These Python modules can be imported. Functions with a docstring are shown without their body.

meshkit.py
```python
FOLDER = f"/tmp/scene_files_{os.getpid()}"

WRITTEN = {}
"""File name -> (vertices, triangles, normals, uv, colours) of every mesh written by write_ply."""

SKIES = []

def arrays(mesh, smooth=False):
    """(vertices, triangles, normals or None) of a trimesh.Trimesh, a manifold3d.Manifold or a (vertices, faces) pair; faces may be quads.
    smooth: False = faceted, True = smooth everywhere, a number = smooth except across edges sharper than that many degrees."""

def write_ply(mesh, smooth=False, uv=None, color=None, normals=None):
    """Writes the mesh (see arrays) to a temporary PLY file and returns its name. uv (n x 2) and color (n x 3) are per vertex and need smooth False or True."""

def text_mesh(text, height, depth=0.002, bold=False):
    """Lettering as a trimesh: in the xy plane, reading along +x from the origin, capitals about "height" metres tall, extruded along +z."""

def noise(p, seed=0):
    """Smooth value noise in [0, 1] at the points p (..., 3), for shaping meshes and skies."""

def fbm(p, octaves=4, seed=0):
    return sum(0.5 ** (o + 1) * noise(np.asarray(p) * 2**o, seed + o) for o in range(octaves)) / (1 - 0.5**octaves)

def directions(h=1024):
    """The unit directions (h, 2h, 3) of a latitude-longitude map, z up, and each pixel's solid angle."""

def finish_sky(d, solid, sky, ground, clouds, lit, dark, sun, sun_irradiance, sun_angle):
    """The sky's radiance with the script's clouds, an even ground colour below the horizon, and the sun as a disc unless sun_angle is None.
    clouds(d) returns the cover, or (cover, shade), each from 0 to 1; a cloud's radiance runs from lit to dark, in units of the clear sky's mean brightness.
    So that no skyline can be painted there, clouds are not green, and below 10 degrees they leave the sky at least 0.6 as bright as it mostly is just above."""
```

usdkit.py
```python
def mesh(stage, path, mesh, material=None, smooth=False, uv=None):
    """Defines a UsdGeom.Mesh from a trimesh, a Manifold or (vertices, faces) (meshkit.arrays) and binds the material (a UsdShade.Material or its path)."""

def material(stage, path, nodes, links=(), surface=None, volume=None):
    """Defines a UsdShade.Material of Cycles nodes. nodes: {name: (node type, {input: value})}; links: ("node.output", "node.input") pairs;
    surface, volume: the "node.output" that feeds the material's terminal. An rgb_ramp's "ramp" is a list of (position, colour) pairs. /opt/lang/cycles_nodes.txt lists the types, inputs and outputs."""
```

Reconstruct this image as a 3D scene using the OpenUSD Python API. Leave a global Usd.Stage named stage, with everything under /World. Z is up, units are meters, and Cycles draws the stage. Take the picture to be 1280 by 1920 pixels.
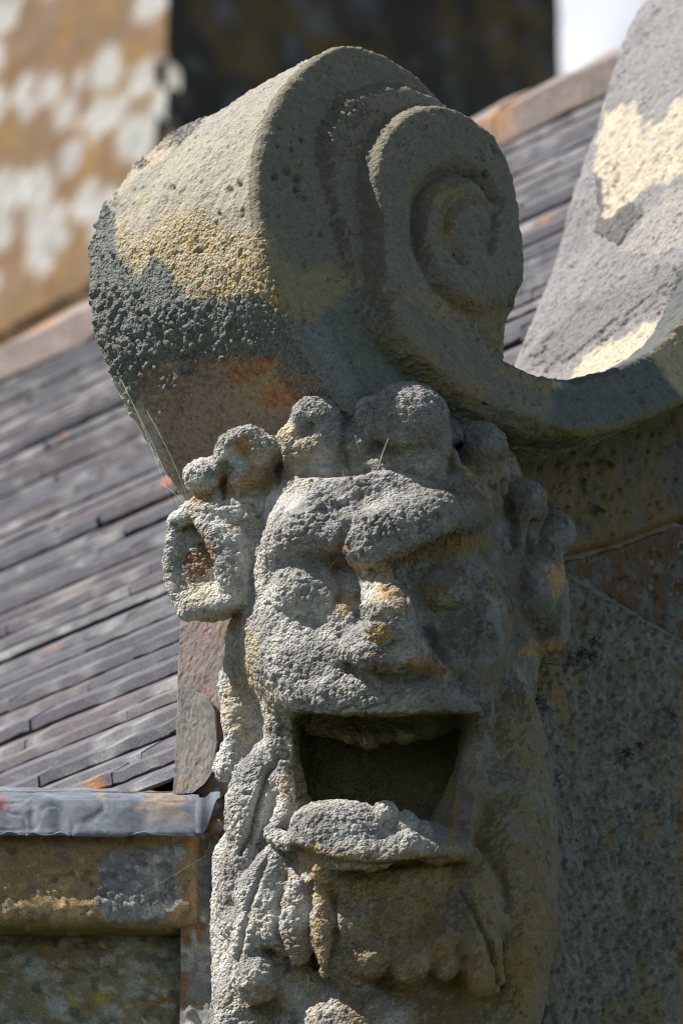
import math, numpy as np, usdkit, meshkit
from scipy.spatial import cKDTree
from scipy import sparse
from pxr import Usd, UsdGeom, UsdLux, UsdShade, Gf, Sdf, Vt

# ------------------------------------------------------------------ camera, sky, sun, exposure
stage = Usd.Stage.CreateInMemory()
UsdGeom.SetStageUpAxis(stage, "Z")
UsdGeom.SetStageMetersPerUnit(stage, 1.0)
UsdGeom.Xform.Define(stage, "/World")
PITCH = math.radians(25.0)
S = 0.0006                      # metres per working unit (carving drawn in 0.6 mm units)
DIST = 6.0                      # camera to carving
D = DIST / S
cp, sp = math.cos(PITCH), math.sin(PITCH)
CAM = np.array([0.0, -DIST * cp, 1.6])
P0 = np.array([0.0, 0.0, 1.6 + DIST * sp])
R = np.array([1.0, 0, 0]); U = np.array([0, -sp, cp]); T = np.array([0, -cp, -sp])
cam = UsdGeom.Camera.Define(stage, "/World/camera")
cam.AddTransformOp().Set(Gf.Matrix4d(*R, 0, *U, 0, *T, 0, *CAM, 1))
FL = 200.0
cam.CreateFocalLengthAttr(FL)
cam.CreateHorizontalApertureAttr(FL * 1280 * S / DIST)
cam.CreateVerticalApertureAttr(FL * 1920 * S / DIST)
cam.CreateFStopAttr(6.2)
cam.CreateFocusDistanceAttr(DIST - 0.06)
cam.CreateClippingRangeAttr(Gf.Vec2f(0.1, 10000))
cam.CreateExposureAttr(1.38)

SUN = np.array([-0.60, -0.24, 0.76]); SUN /= np.linalg.norm(SUN)
elev, rot = math.asin(SUN[2]), math.atan2(SUN[0], SUN[1])
dome = UsdLux.DomeLight.Define(stage, "/World/sky")
skym = usdkit.material(stage, "/World/Looks/sky", {
    "sky": ("sky_texture", {"sky_type": "single_scattering", "sun_disc": False, "sun_elevation": elev, "sun_rotation": rot, "air_density": 0.8, "aerosol_density": 0.6}),
    "tc": ("texture_coordinate", {}), "mp": ("mapping", {"scale": (1.0, 1.0, 2.2), "location": (-0.1036, 0.0624, -0.2841)}),
    "n": ("noise_texture", {"scale": 1.7, "detail": 6, "roughness": 0.55}),
    "rp": ("rgb_ramp", {"ramp": [(0.615, (0, 0, 0)), (0.665, (1, 1, 1))]}),
    "mx": ("mix", {"color2": (8.0, 8.2, 8.6)}),
    "bg": ("background_shader", {"strength": 0.05})},
    [("tc.generated", "mp.vector"), ("mp.vector", "n.vector"), ("n.fac", "rp.fac"), ("rp.color", "mx.fac"), ("sky.color", "mx.color1"), ("mx.color", "bg.color")], surface="bg.background")
UsdShade.MaterialBindingAPI.Apply(dome.GetPrim()).Bind(skym)
sun = UsdLux.DistantLight.Define(stage, "/World/sun")
sun.CreateNormalizeAttr(True); sun.CreateIntensityAttr(1.25); sun.CreateAngleAttr(0.53); sun.CreateColorAttr(Gf.Vec3f(1.0, 0.955, 0.89))
zz = SUN; xx = np.cross([0, 0, 1.0], zz); xx /= np.linalg.norm(xx); yy = np.cross(zz, xx)
sun.AddTransformOp().Set(Gf.Matrix4d(*xx, 0, *yy, 0, *zz, 0, *(SUN * 50), 1))

# ------------------------------------------------------------------ frames and helpers
rng = np.random.default_rng(7)
def to_world(P): P = np.asarray(P, float); return P0 + S * (P[..., :1] * R + P[..., 1:2] * U + P[..., 2:3] * T)
def vec_from_world(w): w = np.asarray(w, float); return np.array([w @ R, w @ U, w @ T])
def at(px, py, t=0.0): k = (D - t) / D; return np.array([(px - 640) * k, (960 - py) * k, t])
def proj(P): k = (D - P[:, 2]) / D; return 640 + P[:, 0] / k, 960 - P[:, 1] / k
ANG = math.radians(48.6)
NG = vec_from_world([math.cos(ANG), -math.sin(ANG), 0])          # outward normal of the gable wall
WG = vec_from_world([math.sin(ANG), math.cos(ANG), 0])           # along the gable wall, to the right and away
ZG = vec_from_world([0, 0, 1])
XG = vec_from_world([1, 0, 0]); YG = vec_from_world([0, 1, 0])
C_WALL, C_SCROLL, THICK = 45.0, 159.0, 500.0
def hit(px, py, n, c):
    r, u = px - 640.0, 960.0 - py
    k = (c - n[2] * D) / (n[0] * r + n[1] * u - n[2] * D)
    return np.stack(np.broadcast_arrays(r * k, u * k, (1 - k) * D), -1)
def sst(a, b, x): t = np.clip((x - a) / (b - a), 0, 1); return t * t * (3 - 2 * t)
def sn(P, scale, seed=0, octaves=3): return meshkit.fbm(np.asarray(P) / scale + 91.7, octaves, seed) * 2 - 1
def mixc(a, b, m): return a * (1 - m[:, None]) + np.asarray(b) * m[:, None]

def sd_poly(x, y, poly):
    """signed distance to a closed polygon, negative inside"""
    poly = np.asarray(poly, float); d = np.full(np.shape(x), 1e18); s = np.ones(np.shape(x))
    for i in range(len(poly)):
        a, b = poly[i], poly[i - 1]
        ex, ey = b - a; wx, wy = x - a[0], y - a[1]
        h = np.clip((wx * ex + wy * ey) / (ex * ex + ey * ey + 1e-12), 0, 1)
        d = np.minimum(d, (wx - h * ex) ** 2 + (wy - h * ey) ** 2)
        c1, c2, c3 = y >= a[1], y < b[1], ex * wy > ey * wx
        s = np.where((c1 & c2 & c3) | (~c1 & ~c2 & ~c3), -s, s)
    return s * np.sqrt(d)
def d_line(x, y, pts):
    pts = np.asarray(pts, float); d = np.full(np.shape(x), 1e18)
    for a, b in zip(pts[:-1], pts[1:]):
        ex, ey = b - a; wx, wy = x - a[0], y - a[1]
        h = np.clip((wx * ex + wy * ey) / (ex * ex + ey * ey + 1e-12), 0, 1)
        d = np.minimum(d, (wx - h * ex) ** 2 + (wy - h * ey) ** 2)
    return np.sqrt(d)
def smooth_poly(pts, closed=True, n=3):
    p = np.asarray(pts, float)
    for _ in range(n):
        q = np.roll(p, -1, 0) if closed else p[1:]
        a = p if closed else p[:-1]
        r = np.empty((2 * len(a), p.shape[1])); r[0::2] = .75 * a + .25 * q; r[1::2] = .25 * a + .75 * q
        p = r if closed else np.vstack([p[:1], r, p[-1:]])
    return p

LEAN = 0.0
def lean(py): return LEAN * np.maximum(0.0, np.asarray(py, float) - 930.0)      # how far the carving comes forward below the brow
def hat(px, py, t=0.0): k = (D - t - lean(py)) / D; return np.array([(px - 640) * k, (960 - py) * k, t])
class Vol:
    """a signed distance field on a regular grid, carved by smooth unions and cuts"""
    def __init__(s, lo, hi, h):
        s.h = h; s.lo = np.array(lo, float); n = np.ceil((np.array(hi) - s.lo) / h).astype(int) + 1
        s.ax = [(s.lo[i] + h * np.arange(n[i])).astype(np.float32) for i in range(3)]
        s.D = np.full(n, 60.0, np.float32); s.best = np.full(n, 200.0, np.float32); s.part = np.zeros(n, np.int16)
    def block(s, lo, hi):
        i0 = [max(0, int((lo[i] - s.lo[i]) // s.h)) for i in range(3)]; i1 = [min(s.D.shape[i], int((hi[i] - s.lo[i]) // s.h) + 2) for i in range(3)]
        sl = tuple(slice(a, max(a, b)) for a, b in zip(i0, i1))
        return sl, s.ax[0][sl[0]][:, None, None], s.ax[1][sl[1]][None, :, None], s.ax[2][sl[2]][None, None, :]
    def put(s, sl, d, k, part, bias=0.0):
        D_ = s.D[sl]
        h = np.clip(.5 + .5 * (D_ - d) / k, 0, 1)
        s.D[sl] = D_ * (1 - h) + d * h - k * h * (1 - h)
        b = s.best[sl]; w = d - bias < b
        s.part[sl] = np.where(w, part, s.part[sl]); s.best[sl] = np.where(w, d - bias, b)
    def cut(s, sl, d, k, part=None):
        D_ = s.D[sl]; e = -d
        h = np.clip(.5 - .5 * (D_ - e) / k, 0, 1)
        s.D[sl] = D_ * (1 - h) + e * h + k * h * (1 - h)
        if part is not None: s.part[sl] = np.where(d < 6, part, s.part[sl])
    def _ell(s, c, r, rotdeg, m):
        r = np.asarray(r, float); M = r.max() + m
        sl, X, Y, Z = s.block(c - M, c + M)
        a = math.radians(rotdeg); x, y, z = X - c[0], Y - c[1], Z - c[2]
        u, v = x * math.cos(a) + y * math.sin(a), -x * math.sin(a) + y * math.cos(a)
        k0 = np.sqrt((u / r[0]) ** 2 + (v / r[1]) ** 2 + (z / r[2]) ** 2) + 1e-6
        k1 = np.sqrt((u / r[0] ** 2) ** 2 + (v / r[1] ** 2) ** 2 + (z / r[2] ** 2) ** 2) + 1e-9
        return sl, (k0 * (k0 - 1) / k1).astype(np.float32)
    def ell(s, p, r, rot=0, k=20, part=0, bias=0): sl, d = s._ell(hat(*p), r, rot, k + 45); s.put(sl, d, k, part, bias)
    def ellcut(s, p, r, rot=0, k=12, part=None): sl, d = s._ell(hat(*p), r, rot, k + 20); s.cut(sl, d, k, part)
    def _cone(s, a, b, r1, r2, m):
        lo = np.minimum(a - r1, b - r2) - m; hi = np.maximum(a + r1, b + r2) + m
        sl, X, Y, Z = s.block(lo, hi); ba = b - a
        h = np.clip(((X - a[0]) * ba[0] + (Y - a[1]) * ba[1] + (Z - a[2]) * ba[2]) / (ba @ ba + 1e-9), 0, 1)
        return sl, (np.sqrt((X - a[0] - h * ba[0]) ** 2 + (Y - a[1] - h * ba[1]) ** 2 + (Z - a[2] - h * ba[2]) ** 2) - (r1 + (r2 - r1) * h)).astype(np.float32)
    def sweep(s, pts, k=16, part=0, cut=False, bias=0):
        """pts: (px, py, t, radius) along a bent, tapering roll"""
        dd = None; P = [hat(*q[:3]) for q in pts]; rr = [q[3] for q in pts]
        lo = np.min([p - r for p, r in zip(P, rr)], 0) - k - 40; hi = np.max([p + r for p, r in zip(P, rr)], 0) + k + 40
        sl, X, Y, Z = s.block(lo, hi)
        for a, b, r1, r2 in zip(P[:-1], P[1:], rr[:-1], rr[1:]):
            ba = b - a
            h = np.clip(((X - a[0]) * ba[0] + (Y - a[1]) * ba[1] + (Z - a[2]) * ba[2]) / (ba @ ba + 1e-9), 0, 1)
            d = np.sqrt((X - a[0] - h * ba[0]) ** 2 + (Y - a[1] - h * ba[1]) ** 2 + (Z - a[2] - h * ba[2]) ** 2) - (r1 + (r2 - r1) * h)
            dd = d if dd is None else np.minimum(dd, d)
        (s.cut if cut else s.put)(sl, dd.astype(np.float32), k, part) if not bias else s.put(sl, dd.astype(np.float32), k, part, bias)
    def box(s, lo, hi, rad, k=20, part=0, cut=False, taper=None):
        lo, hi = np.array(lo, float), np.array(hi, float); c, e = (lo + hi) / 2, (hi - lo) / 2 - rad
        sl, X, Y, Z = s.block(lo - k - 40, hi + k + 40)
        q = [np.abs(A - c[i]) - e[i] for i, A in enumerate((X, Y, Z))]
        d = np.sqrt(sum(np.maximum(a, 0) ** 2 for a in q)) + np.minimum(np.maximum(np.maximum(q[0], q[1]), q[2]), 0) - rad
        s.cut(sl, d.astype(np.float32), k, part) if cut else s.put(sl, d.astype(np.float32), k, part)
    def mesh(s):
        """surface nets: quads of the zero level, and the part of each vertex"""
        f = s.D; n = np.array(f.shape); neg = f < 0
        cn = n - 1; tot = int(np.prod(cn)); acc = {}
        cells, pts = [], []
        for ax in range(3):
            a = [slice(None)] * 3; b = [slice(None)] * 3; a[ax] = slice(0, -1); b[ax] = slice(1, None)
            I = np.argwhere(neg[tuple(a)] != neg[tuple(b)])
            f0 = f[tuple(a)][tuple(I.T)]; f1 = f[tuple(b)][tuple(I.T)]
            p = I.astype(float); p[:, ax] += f0 / (f0 - f1)
            acc[ax] = (I, neg[tuple(a)][tuple(I.T)])
            o = [i for i in range(3) if i != ax]
            for da in (0, -1):
                for db in (0, -1):
                    c = I.copy(); c[:, o[0]] += da; c[:, o[1]] += db
                    ok = np.all((c >= 0) & (c < cn), 1)
                    cells.append((c[ok] * [cn[1] * cn[2], cn[2], 1]).sum(1)); pts.append(p[ok])
        cells = np.concatenate(cells); pts = np.vstack(pts)
        uid, inv, cnt = np.unique(cells, return_inverse=True, return_counts=True)
        V = np.stack([np.bincount(inv, pts[:, i]) for i in range(3)], 1) / cnt[:, None]
        quads = []
        for ax in range(3):
            I, ng = acc[ax]; o = [i for i in range(3) if i != ax]
            ok = (I[:, o[0]] > 0) & (I[:, o[1]] > 0) & (I[:, o[0]] < cn[o[0]]) & (I[:, o[1]] < cn[o[1]]); I, ng = I[ok], ng[ok]
            q = []
            for da, db in ((0, 0), (-1, 0), (-1, -1), (0, -1)):
                c = I.copy(); c[:, o[0]] += da; c[:, o[1]] += db
                q.append(np.searchsorted(uid, (c * [cn[1] * cn[2], cn[2], 1]).sum(1)))
            q = np.stack(q, 1); flip = ng if ax == 1 else ~ng
            q[flip] = q[flip][:, ::-1]; quads.append(q)
        idx = np.minimum(np.round(V).astype(int), n - 1)
        return V * s.h + s.lo, np.vstack(quads), s.part[tuple(idx.T)]

def quads_to_tris(q): return np.vstack([q[:, [0, 1, 2]], q[:, [0, 2, 3]]])
def normals(V, F):
    N = np.zeros_like(V); fn = np.cross(V[F[:, 1]] - V[F[:, 0]], V[F[:, 2]] - V[F[:, 0]])
    for k in range(3):
        for j in range(3): N[:, j] += np.bincount(F[:, k], fn[:, j], len(V))
    return N / (np.linalg.norm(N, axis=1, keepdims=True) + 1e-12)
def relax(V, Q, it=2, lam=0.5):
    e = np.vstack([Q[:, [i, (i + 1) % Q.shape[1]]] for i in range(Q.shape[1])]); e = np.vstack([e, e[:, ::-1]])
    A = sparse.coo_matrix((np.ones(len(e)), (e[:, 0], e[:, 1])), shape=(len(V), len(V))).tocsr(); A.data[:] = 1
    dg = np.asarray(A.sum(1)).ravel()[:, None]
    for _ in range(it): V = V + lam * ((A @ V) / dg - V)
    return V
def split4(V, Q, part):
    """each quad into four"""
    e = np.sort(np.vstack([Q[:, [i, (i + 1) % 4]] for i in range(4)]), 1)
    key = e[:, 0].astype(np.int64) * len(V) + e[:, 1]; u, inv = np.unique(key, return_inverse=True)
    a, b = u // len(V), u % len(V); E = (V[a] + V[b]) / 2; m = len(Q); C = V[Q].mean(1)
    ei = [len(V) + inv[i * m:(i + 1) * m] for i in range(4)]; ci = len(V) + len(E) + np.arange(m)
    q = np.vstack([np.stack([Q[:, i], ei[i], ci, ei[i - 1]], 1) for i in range(4)])
    return np.vstack([V, E, C]), q, np.concatenate([part, part[a], part[Q[:, 0]]])

def blobs(V, N, rmin, rmax, density, amp, seed, mask=None):
    """granular lichen crust: half-round grains standing on random points of the surface"""
    g = np.random.default_rng(seed); n = int(len(V) * density)
    idx = g.choice(len(V), n, replace=False)
    if mask is not None: idx = idx[g.random(n) < mask[idx]]
    if len(idx) == 0: return np.zeros(len(V))
    rad = g.uniform(rmin, rmax, len(idx)); tree = cKDTree(V[idx])
    d, j = tree.query(V, k=3, distance_upper_bound=rmax)
    rr = np.where(j < len(idx), rad[np.minimum(j, len(idx) - 1)], 1.0); d = np.where(np.isfinite(d), d, 1e9)
    h = np.sqrt(np.clip(1 - (d / rr) ** 2, 0, 1)) * rr * amp
    return h.max(1)

def stone_shader(path, fine=700.0, bump=0.6, rough=0.9, speck=0.35, dist=0.0016, spec=0.25, crack=0.86):
    return usdkit.material(stage, path, {
        "a": ("attribute", {"attribute": "tint"}), "g": ("geometry", {}),
        "n1": ("noise_texture", {"scale": fine, "detail": 5, "roughness": 0.65}),
        "n2": ("noise_texture", {"scale": fine * 0.18, "detail": 5, "roughness": 0.6}),
        "v": ("voronoi_texture", {"scale": fine * 0.42, "feature": "distance_to_edge"}),
        "vr": ("map_range", {"from_min": 0.0, "from_max": 0.12, "to_min": crack, "to_max": 1.0, "clamp": True}),
        "r1": ("map_range", {"from_min": 0.25, "from_max": 0.75, "to_min": 1 - speck, "to_max": 1 + speck}),
        "r2": ("map_range", {"from_min": 0.25, "from_max": 0.75, "to_min": 0.80, "to_max": 1.2}),
        "m0": ("math", {"math_type": "multiply"}), "m1": ("math", {"math_type": "multiply"}), "sc": ("vector_math", {"math_type": "scale"}),
        "hh": ("math", {"math_type": "multiply_add", "value2": 0.5}),
        "cr": ("attribute", {"attribute": "crust"}), "v2": ("voronoi_texture", {"scale": 300.0, "feature": "smooth_f1", "smoothness": 0.25, "randomness": 1.0}), "v3": ("voronoi_texture", {"scale": 520.0, "feature": "f1"}),
        "s1": ("math", {"math_type": "multiply_add", "value2": -1.1, "value3": 1.0}), "s2": ("math", {"math_type": "multiply_add", "value2": -0.5}), "s3": ("math", {"math_type": "multiply"}), "bc": ("bump", {"strength": 1.0, "distance": 0.0042}),
        "b": ("bump", {"strength": bump, "distance": dist}),
        "p": ("principled_bsdf", {"roughness": rough, "specular_ior_level": spec, "diffuse_roughness": 0.6})},
        [("g.position", "n1.vector"), ("g.position", "n2.vector"), ("g.position", "v.vector"), ("v.distance", "vr.value"), ("n1.fac", "r1.value"), ("n2.fac", "r2.value"),
         ("r1.result", "m0.value1"), ("r2.result", "m0.value2"), ("m0.value", "m1.value1"), ("vr.result", "m1.value2"), ("a.color", "sc.vector1"), ("m1.value", "sc.scale"), ("sc.vector", "p.base_color"),
         ("n2.fac", "hh.value1"), ("n1.fac", "hh.value3"), ("hh.value", "b.height"), ("g.position", "v2.vector"), ("g.position", "v3.vector"), ("v2.distance", "s1.value1"), ("v3.distance", "s2.value1"), ("s1.value", "s2.value3"), ("s2.value", "s3.value1"), ("cr.fac", "s3.value2"), ("s3.value", "bc.height"), ("bc.normal", "b.normal"), ("b.normal", "p.normal")], surface="p.BSDF")
STONE = stone_shader("/World/Looks/lichened_stone")
MASONRY = stone_shader("/World/Looks/masonry", fine=520.0, speck=0.5, bump=0.9, dist=0.003, crack=0.9)
FARSTONE = stone_shader("/World/Looks/far_stone", fine=120.0, bump=0.5, dist=0.004, crack=1.0)
SLATE = stone_shader("/World/Looks/slate", fine=260.0, bump=0.5, rough=0.62, speck=0.45, dist=0.003, spec=0.4, crack=1.0)
LEAD = stone_shader("/World/Looks/lead", fine=160.0, bump=0.35, rough=0.78, speck=0.3, dist=0.0015, spec=0.25, crack=1.0)
PLAIN = stone_shader("/World/Looks/grass_and_thread", fine=50.0, bump=0.1, rough=0.8)

used = {}
def unique(parent, name):
    key = f"{parent}/{name}"
    n = used.get(key, -1) + 1; used[key] = n
    return key if n == 0 else f"{key}_{n:03d}"
def tag(prim, label=None, cat=None, group=None, kind=None):
    for k, v in (("label", label), ("category", cat), ("group", group), ("kind", kind)):
        if v: prim.SetCustomDataByKey(k, v)
    return prim
def thing(name, label, cat, base_rut=None, group=None):
    x = UsdGeom.Xform.Define(stage, unique("/World", name))
    return tag(x.GetPrim(), label, cat, group)
def emit(parent, name, V, F, mat, col, N=None, world=False, label=None, crust=None):
    """one Mesh prim; V in working units (or world metres), col one colour per vertex or one for all"""
    W = np.asarray(V) if world else to_world(V)
    path = unique(parent if isinstance(parent, str) else str(parent.GetPath()), name)
    m = UsdGeom.Mesh.Define(stage, path)
    F = np.asarray(F); cnt = F.shape[1]
    m.CreatePointsAttr(Vt.Vec3fArray.FromNumpy(W.astype(np.float32)))
    m.CreateFaceVertexCountsAttr(Vt.IntArray.FromNumpy(np.full(len(F), cnt, np.int32)))
    m.CreateFaceVertexIndicesAttr(Vt.IntArray.FromNumpy(F.astype(np.int32).ravel()))
    m.CreateSubdivisionSchemeAttr("none")
    if N is not None:
        Nw = N if world else N[:, :1] * R + N[:, 1:2] * U + N[:, 2:3] * T
        m.CreateNormalsAttr(Vt.Vec3fArray.FromNumpy(Nw.astype(np.float32))); m.SetNormalsInterpolation("vertex")
    col = np.asarray(col, float)
    if col.ndim == 1: col = np.broadcast_to(col, (len(W), 3))
    UsdGeom.PrimvarsAPI(m).CreatePrimvar("tint", Sdf.ValueTypeNames.Color3fArray, "vertex").Set(Vt.Vec3fArray.FromNumpy(np.clip(col, 0.004, 0.9).astype(np.float32)))
    if crust is not None: UsdGeom.PrimvarsAPI(m).CreatePrimvar("crust", Sdf.ValueTypeNames.FloatArray, "vertex").Set(Vt.FloatArray.FromNumpy(np.asarray(crust, np.float32)))
    UsdShade.MaterialBindingAPI.Apply(m.GetPrim()).Bind(mat)
    if label: m.GetPrim().SetCustomDataByKey("label", label)
    return m.GetPrim()
def emit_parts(parent, V, F, part, names, mat, col, labels={}, crust=None):
    """one continuous sculpted surface handed out to its parts, normals kept across the seams"""
    N = normals(V, F); fp = np.sort(part[F[:, :3]], 1)[:, 1]
    for i, nm in enumerate(names):
        f = F[fp == i]
        if len(f) < 8: continue
        u, inv = np.unique(f, return_inverse=True)
        emit(parent, nm, V[u], inv.reshape(f.shape), mat, col[u], N[u], label=labels.get(nm), crust=None if crust is None else crust[u])
def patch(px, py, P, poly, edge=6.0, rough=14.0, scale=34.0, seed=0):
    """0..1 mask of a stain or lichen patch with a ragged rim"""
    d = sd_poly(px, py, poly) + rough * 1.3 * sn(P, scale, seed, 5)
    return 1 - sst(-edge, edge, d)
def spot(px, py, P, x, y, rx, ry, rot=0, edge=0.2, rough=0.5, scale=26.0, seed=0):
    a = math.radians(rot); dx, dy = px - x, py - y
    d = np.hypot((dx * math.cos(a) + dy * math.sin(a)) / rx, (-dx * math.sin(a) + dy * math.cos(a)) / ry)
    near = d < 2.2
    out = np.zeros(len(P))
    Pn = P[near]
    dn = d[near] + rough * 1.3 * sn(Pn, scale, seed, 5)
    out[near] = (1 - sst(1 - edge, 1 + edge, dn)) * (.5 + .5 * sst(-.25, .15, sn(Pn, 9.0, seed + 7, 2)))
    return out

GREY = np.array([.29, .285, .27]); PALE = np.array([.40, .385, .35]); DARK = np.array([.135, .13, .128]); CREAM = np.array([.50, .405, .26])
OCHRE = np.array([.36, .21, .065]); RUST = np.array([.17, .065, .022]); GREENGREY = np.array([.20, .21, .175]); BROWN = np.array([.17, .135, .095]); OLIVE = np.array([.19, .165, .06])

# ------------------------------------------------------------------ ground
g = 400.0
gx = np.array([[-g, -g, 0], [g, -g, 0], [g, g, 0], [-g, g, 0]])
tag(emit("/World", "ground", gx, [[0, 1, 2, 3]], PLAIN, (.035, .045, .018), world=True), kind="structure")

# ------------------------------------------------------------------ scroll kneeler and coping
scroll = thing("scroll_kneeler", "big weathered stone scroll with carved spiral, running into pale gable coping above the head", "carved stone")
O_S = hit(640.0, 500.0, NG, C_SCROLL)
def wz(px, py, c=C_SCROLL): P = hit(np.asarray(px, float), np.asarray(py, float), NG, c) - O_S; return np.stack([P @ WG, P @ ZG], -1)
prof_px = np.array([(630, 80), (580, 112), (535, 160), (503, 220), (484, 290), (480, 350), (488, 430), (512, 520), (552, 600), (600, 680), (660, 770), (760, 850), (860, 850), (935, 782), (1000, 803),
                    (1060, 815), (1110, 817), (1180, 797), (1280, 757), (1380, 690), (1470, 560), (1600, 250), (1760, -160), (1560, -260), (1440, 130), (1340, 470), (1285, 590), (1235, 645), (1150, 692),
                    (1062, 712), (1010, 706), (978, 690), (972, 660), (985, 600), (990, 500), (983, 440), (965, 380), (940, 310), (900, 245), (850, 180), (790, 130), (720, 92), (670, 79)], float)
lev = np.where((np.arange(len(prof_px)) >= 12) & (np.arange(len(prof_px)) <= 35), 48.0, np.interp(np.arange(len(prof_px)), [35, 42], [48, 0])); lev[:11] = 0
prof = smooth_poly(wz(prof_px[:, 0], prof_px[:, 1], C_SCROLL + lev * 1.25), True, 2)
hS = 6.0
lo2, hi2 = prof.min(0) - 40, np.array([prof[:, 0].max(), prof[:, 1].max()]) + 40

vs = Vol((lo2[0], lo2[1], -THICK - 30), (hi2[0], hi2[1], 120), hS)
Wx, Zx = np.meshgrid(vs.ax[0], vs.ax[1], indexing="ij")
d2 = sd_poly(Wx, Zx, prof)
def reg(pts, up): a = np.array(pts, float); return smooth_poly(wz(a[:, 0], a[:, 1], C_SCROLL + up), True, 2)
def lin(pts, up): a = np.array(pts, float); return smooth_poly(wz(a[:, 0], a[:, 1], C_SCROLL + up), False, 2)
r1 = sd_poly(Wx, Zx, reg([(625, 380), (604, 300), (612, 235), (650, 185), (710, 160), (780, 165), (870, 235), (940, 330), (1010, 450), (1010, 560), (980, 660), (1070, 712), (1290, 590), (1600, -100), (1900, -100), (1500, 600), (1290, 790), (1110, 850), (960, 800), (870, 775), (740, 680), (680, 590), (650, 480)], 10))
r2 = sd_poly(Wx, Zx, reg([(700, 430), (683, 345), (697, 275), (740, 222), (790, 205), (840, 213), (910, 262), (975, 370), (1010, 470), (1010, 570), (975, 665), (1070, 712), (1290, 590), (1600, -100), (1900, -100), (1500, 600), (1290, 790), (1110, 850), (960, 806), (878, 772), (770, 680), (715, 600), (695, 500)], 36))
relief = 22 * (1 - sst(-8, 14, r1)) + 42 * (1 - sst(-6, 14, r2))
gr = d_line(Wx, Zx, lin([(912, 372), (890, 338), (845, 320), (800, 335), (772, 380), (770, 440), (792, 510), (832, 562), (880, 594), (930, 592), (965, 560)], 40))
gwid = 15.0
relief -= 27 * np.exp(-(gr / gwid) ** 2) + 7 * np.exp(-(gr / 42) ** 2)
relief -= 42 * (1 - sst(-22, 14, sd_poly(Wx, Zx, reg([(880, 610), (935, 600), (975, 570), (1010, 610), (985, 690), (950, 690), (905, 665)], 40))))
gi = d_line(Wx, Zx, lin([(902, 470), (918, 420), (895, 378), (858, 372), (826, 400), (824, 445), (850, 482)], 45))
relief -= 12 * np.exp(-(gi / 12.0) ** 2)
ey = wz(862, 428, C_SCROLL + 48); relief += 5 * np.exp(-(((Wx - ey[0]) ** 2 + (Zx - ey[1]) ** 2) / 34 ** 2))
relief += 5 * sn(np.stack([Wx, Zx, 0 * Wx], -1), 90, 5, 3)
notch = wz(985, 690)
s_ax = vs.ax[2][None, None, :]
wx0, wx1, wx2 = wz(690, 400)[0], wz(800, 400)[0], notch[0]
thick = THICK - (THICK - 210) * sst(wx0, wx1, Wx) * (1 - sst(wx2 - 5, wx2 + 40, Wx))  # unseen back thinned on the right so sun passes to the coping
front = s_ax - relief[:, :, None]; back = -(s_ax + thick[:, :, None])
a = d2[:, :, None] + 14; b = np.maximum(front, back) + 14
vs.D = (np.minimum(np.maximum(a, b), 0) + np.sqrt(np.maximum(a, 0) ** 2 + np.maximum(b, 0) ** 2) - 14).astype(np.float32)
V, Q, _ = vs.mesh()
eyewz = np.hypot(V[:, 0] - ey[0], V[:, 1] - ey[1])
part = np.zeros(len(V), int)
onface = V[:, 2] > -24
part[onface] = 1
part[onface & (eyewz < 40)] = 2
part[V[:, 0] > notch[0] + 6] = 3
V = O_S + V[:, :1] * WG + V[:, 1:2] * ZG + V[:, 2:3] * NG
V = relax(V, Q, 1, .5)
keep = np.ones(len(Q), bool)
V, Q, part = split4(V, Q, part)
V = relax(V, Q, 2, .5)
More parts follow.
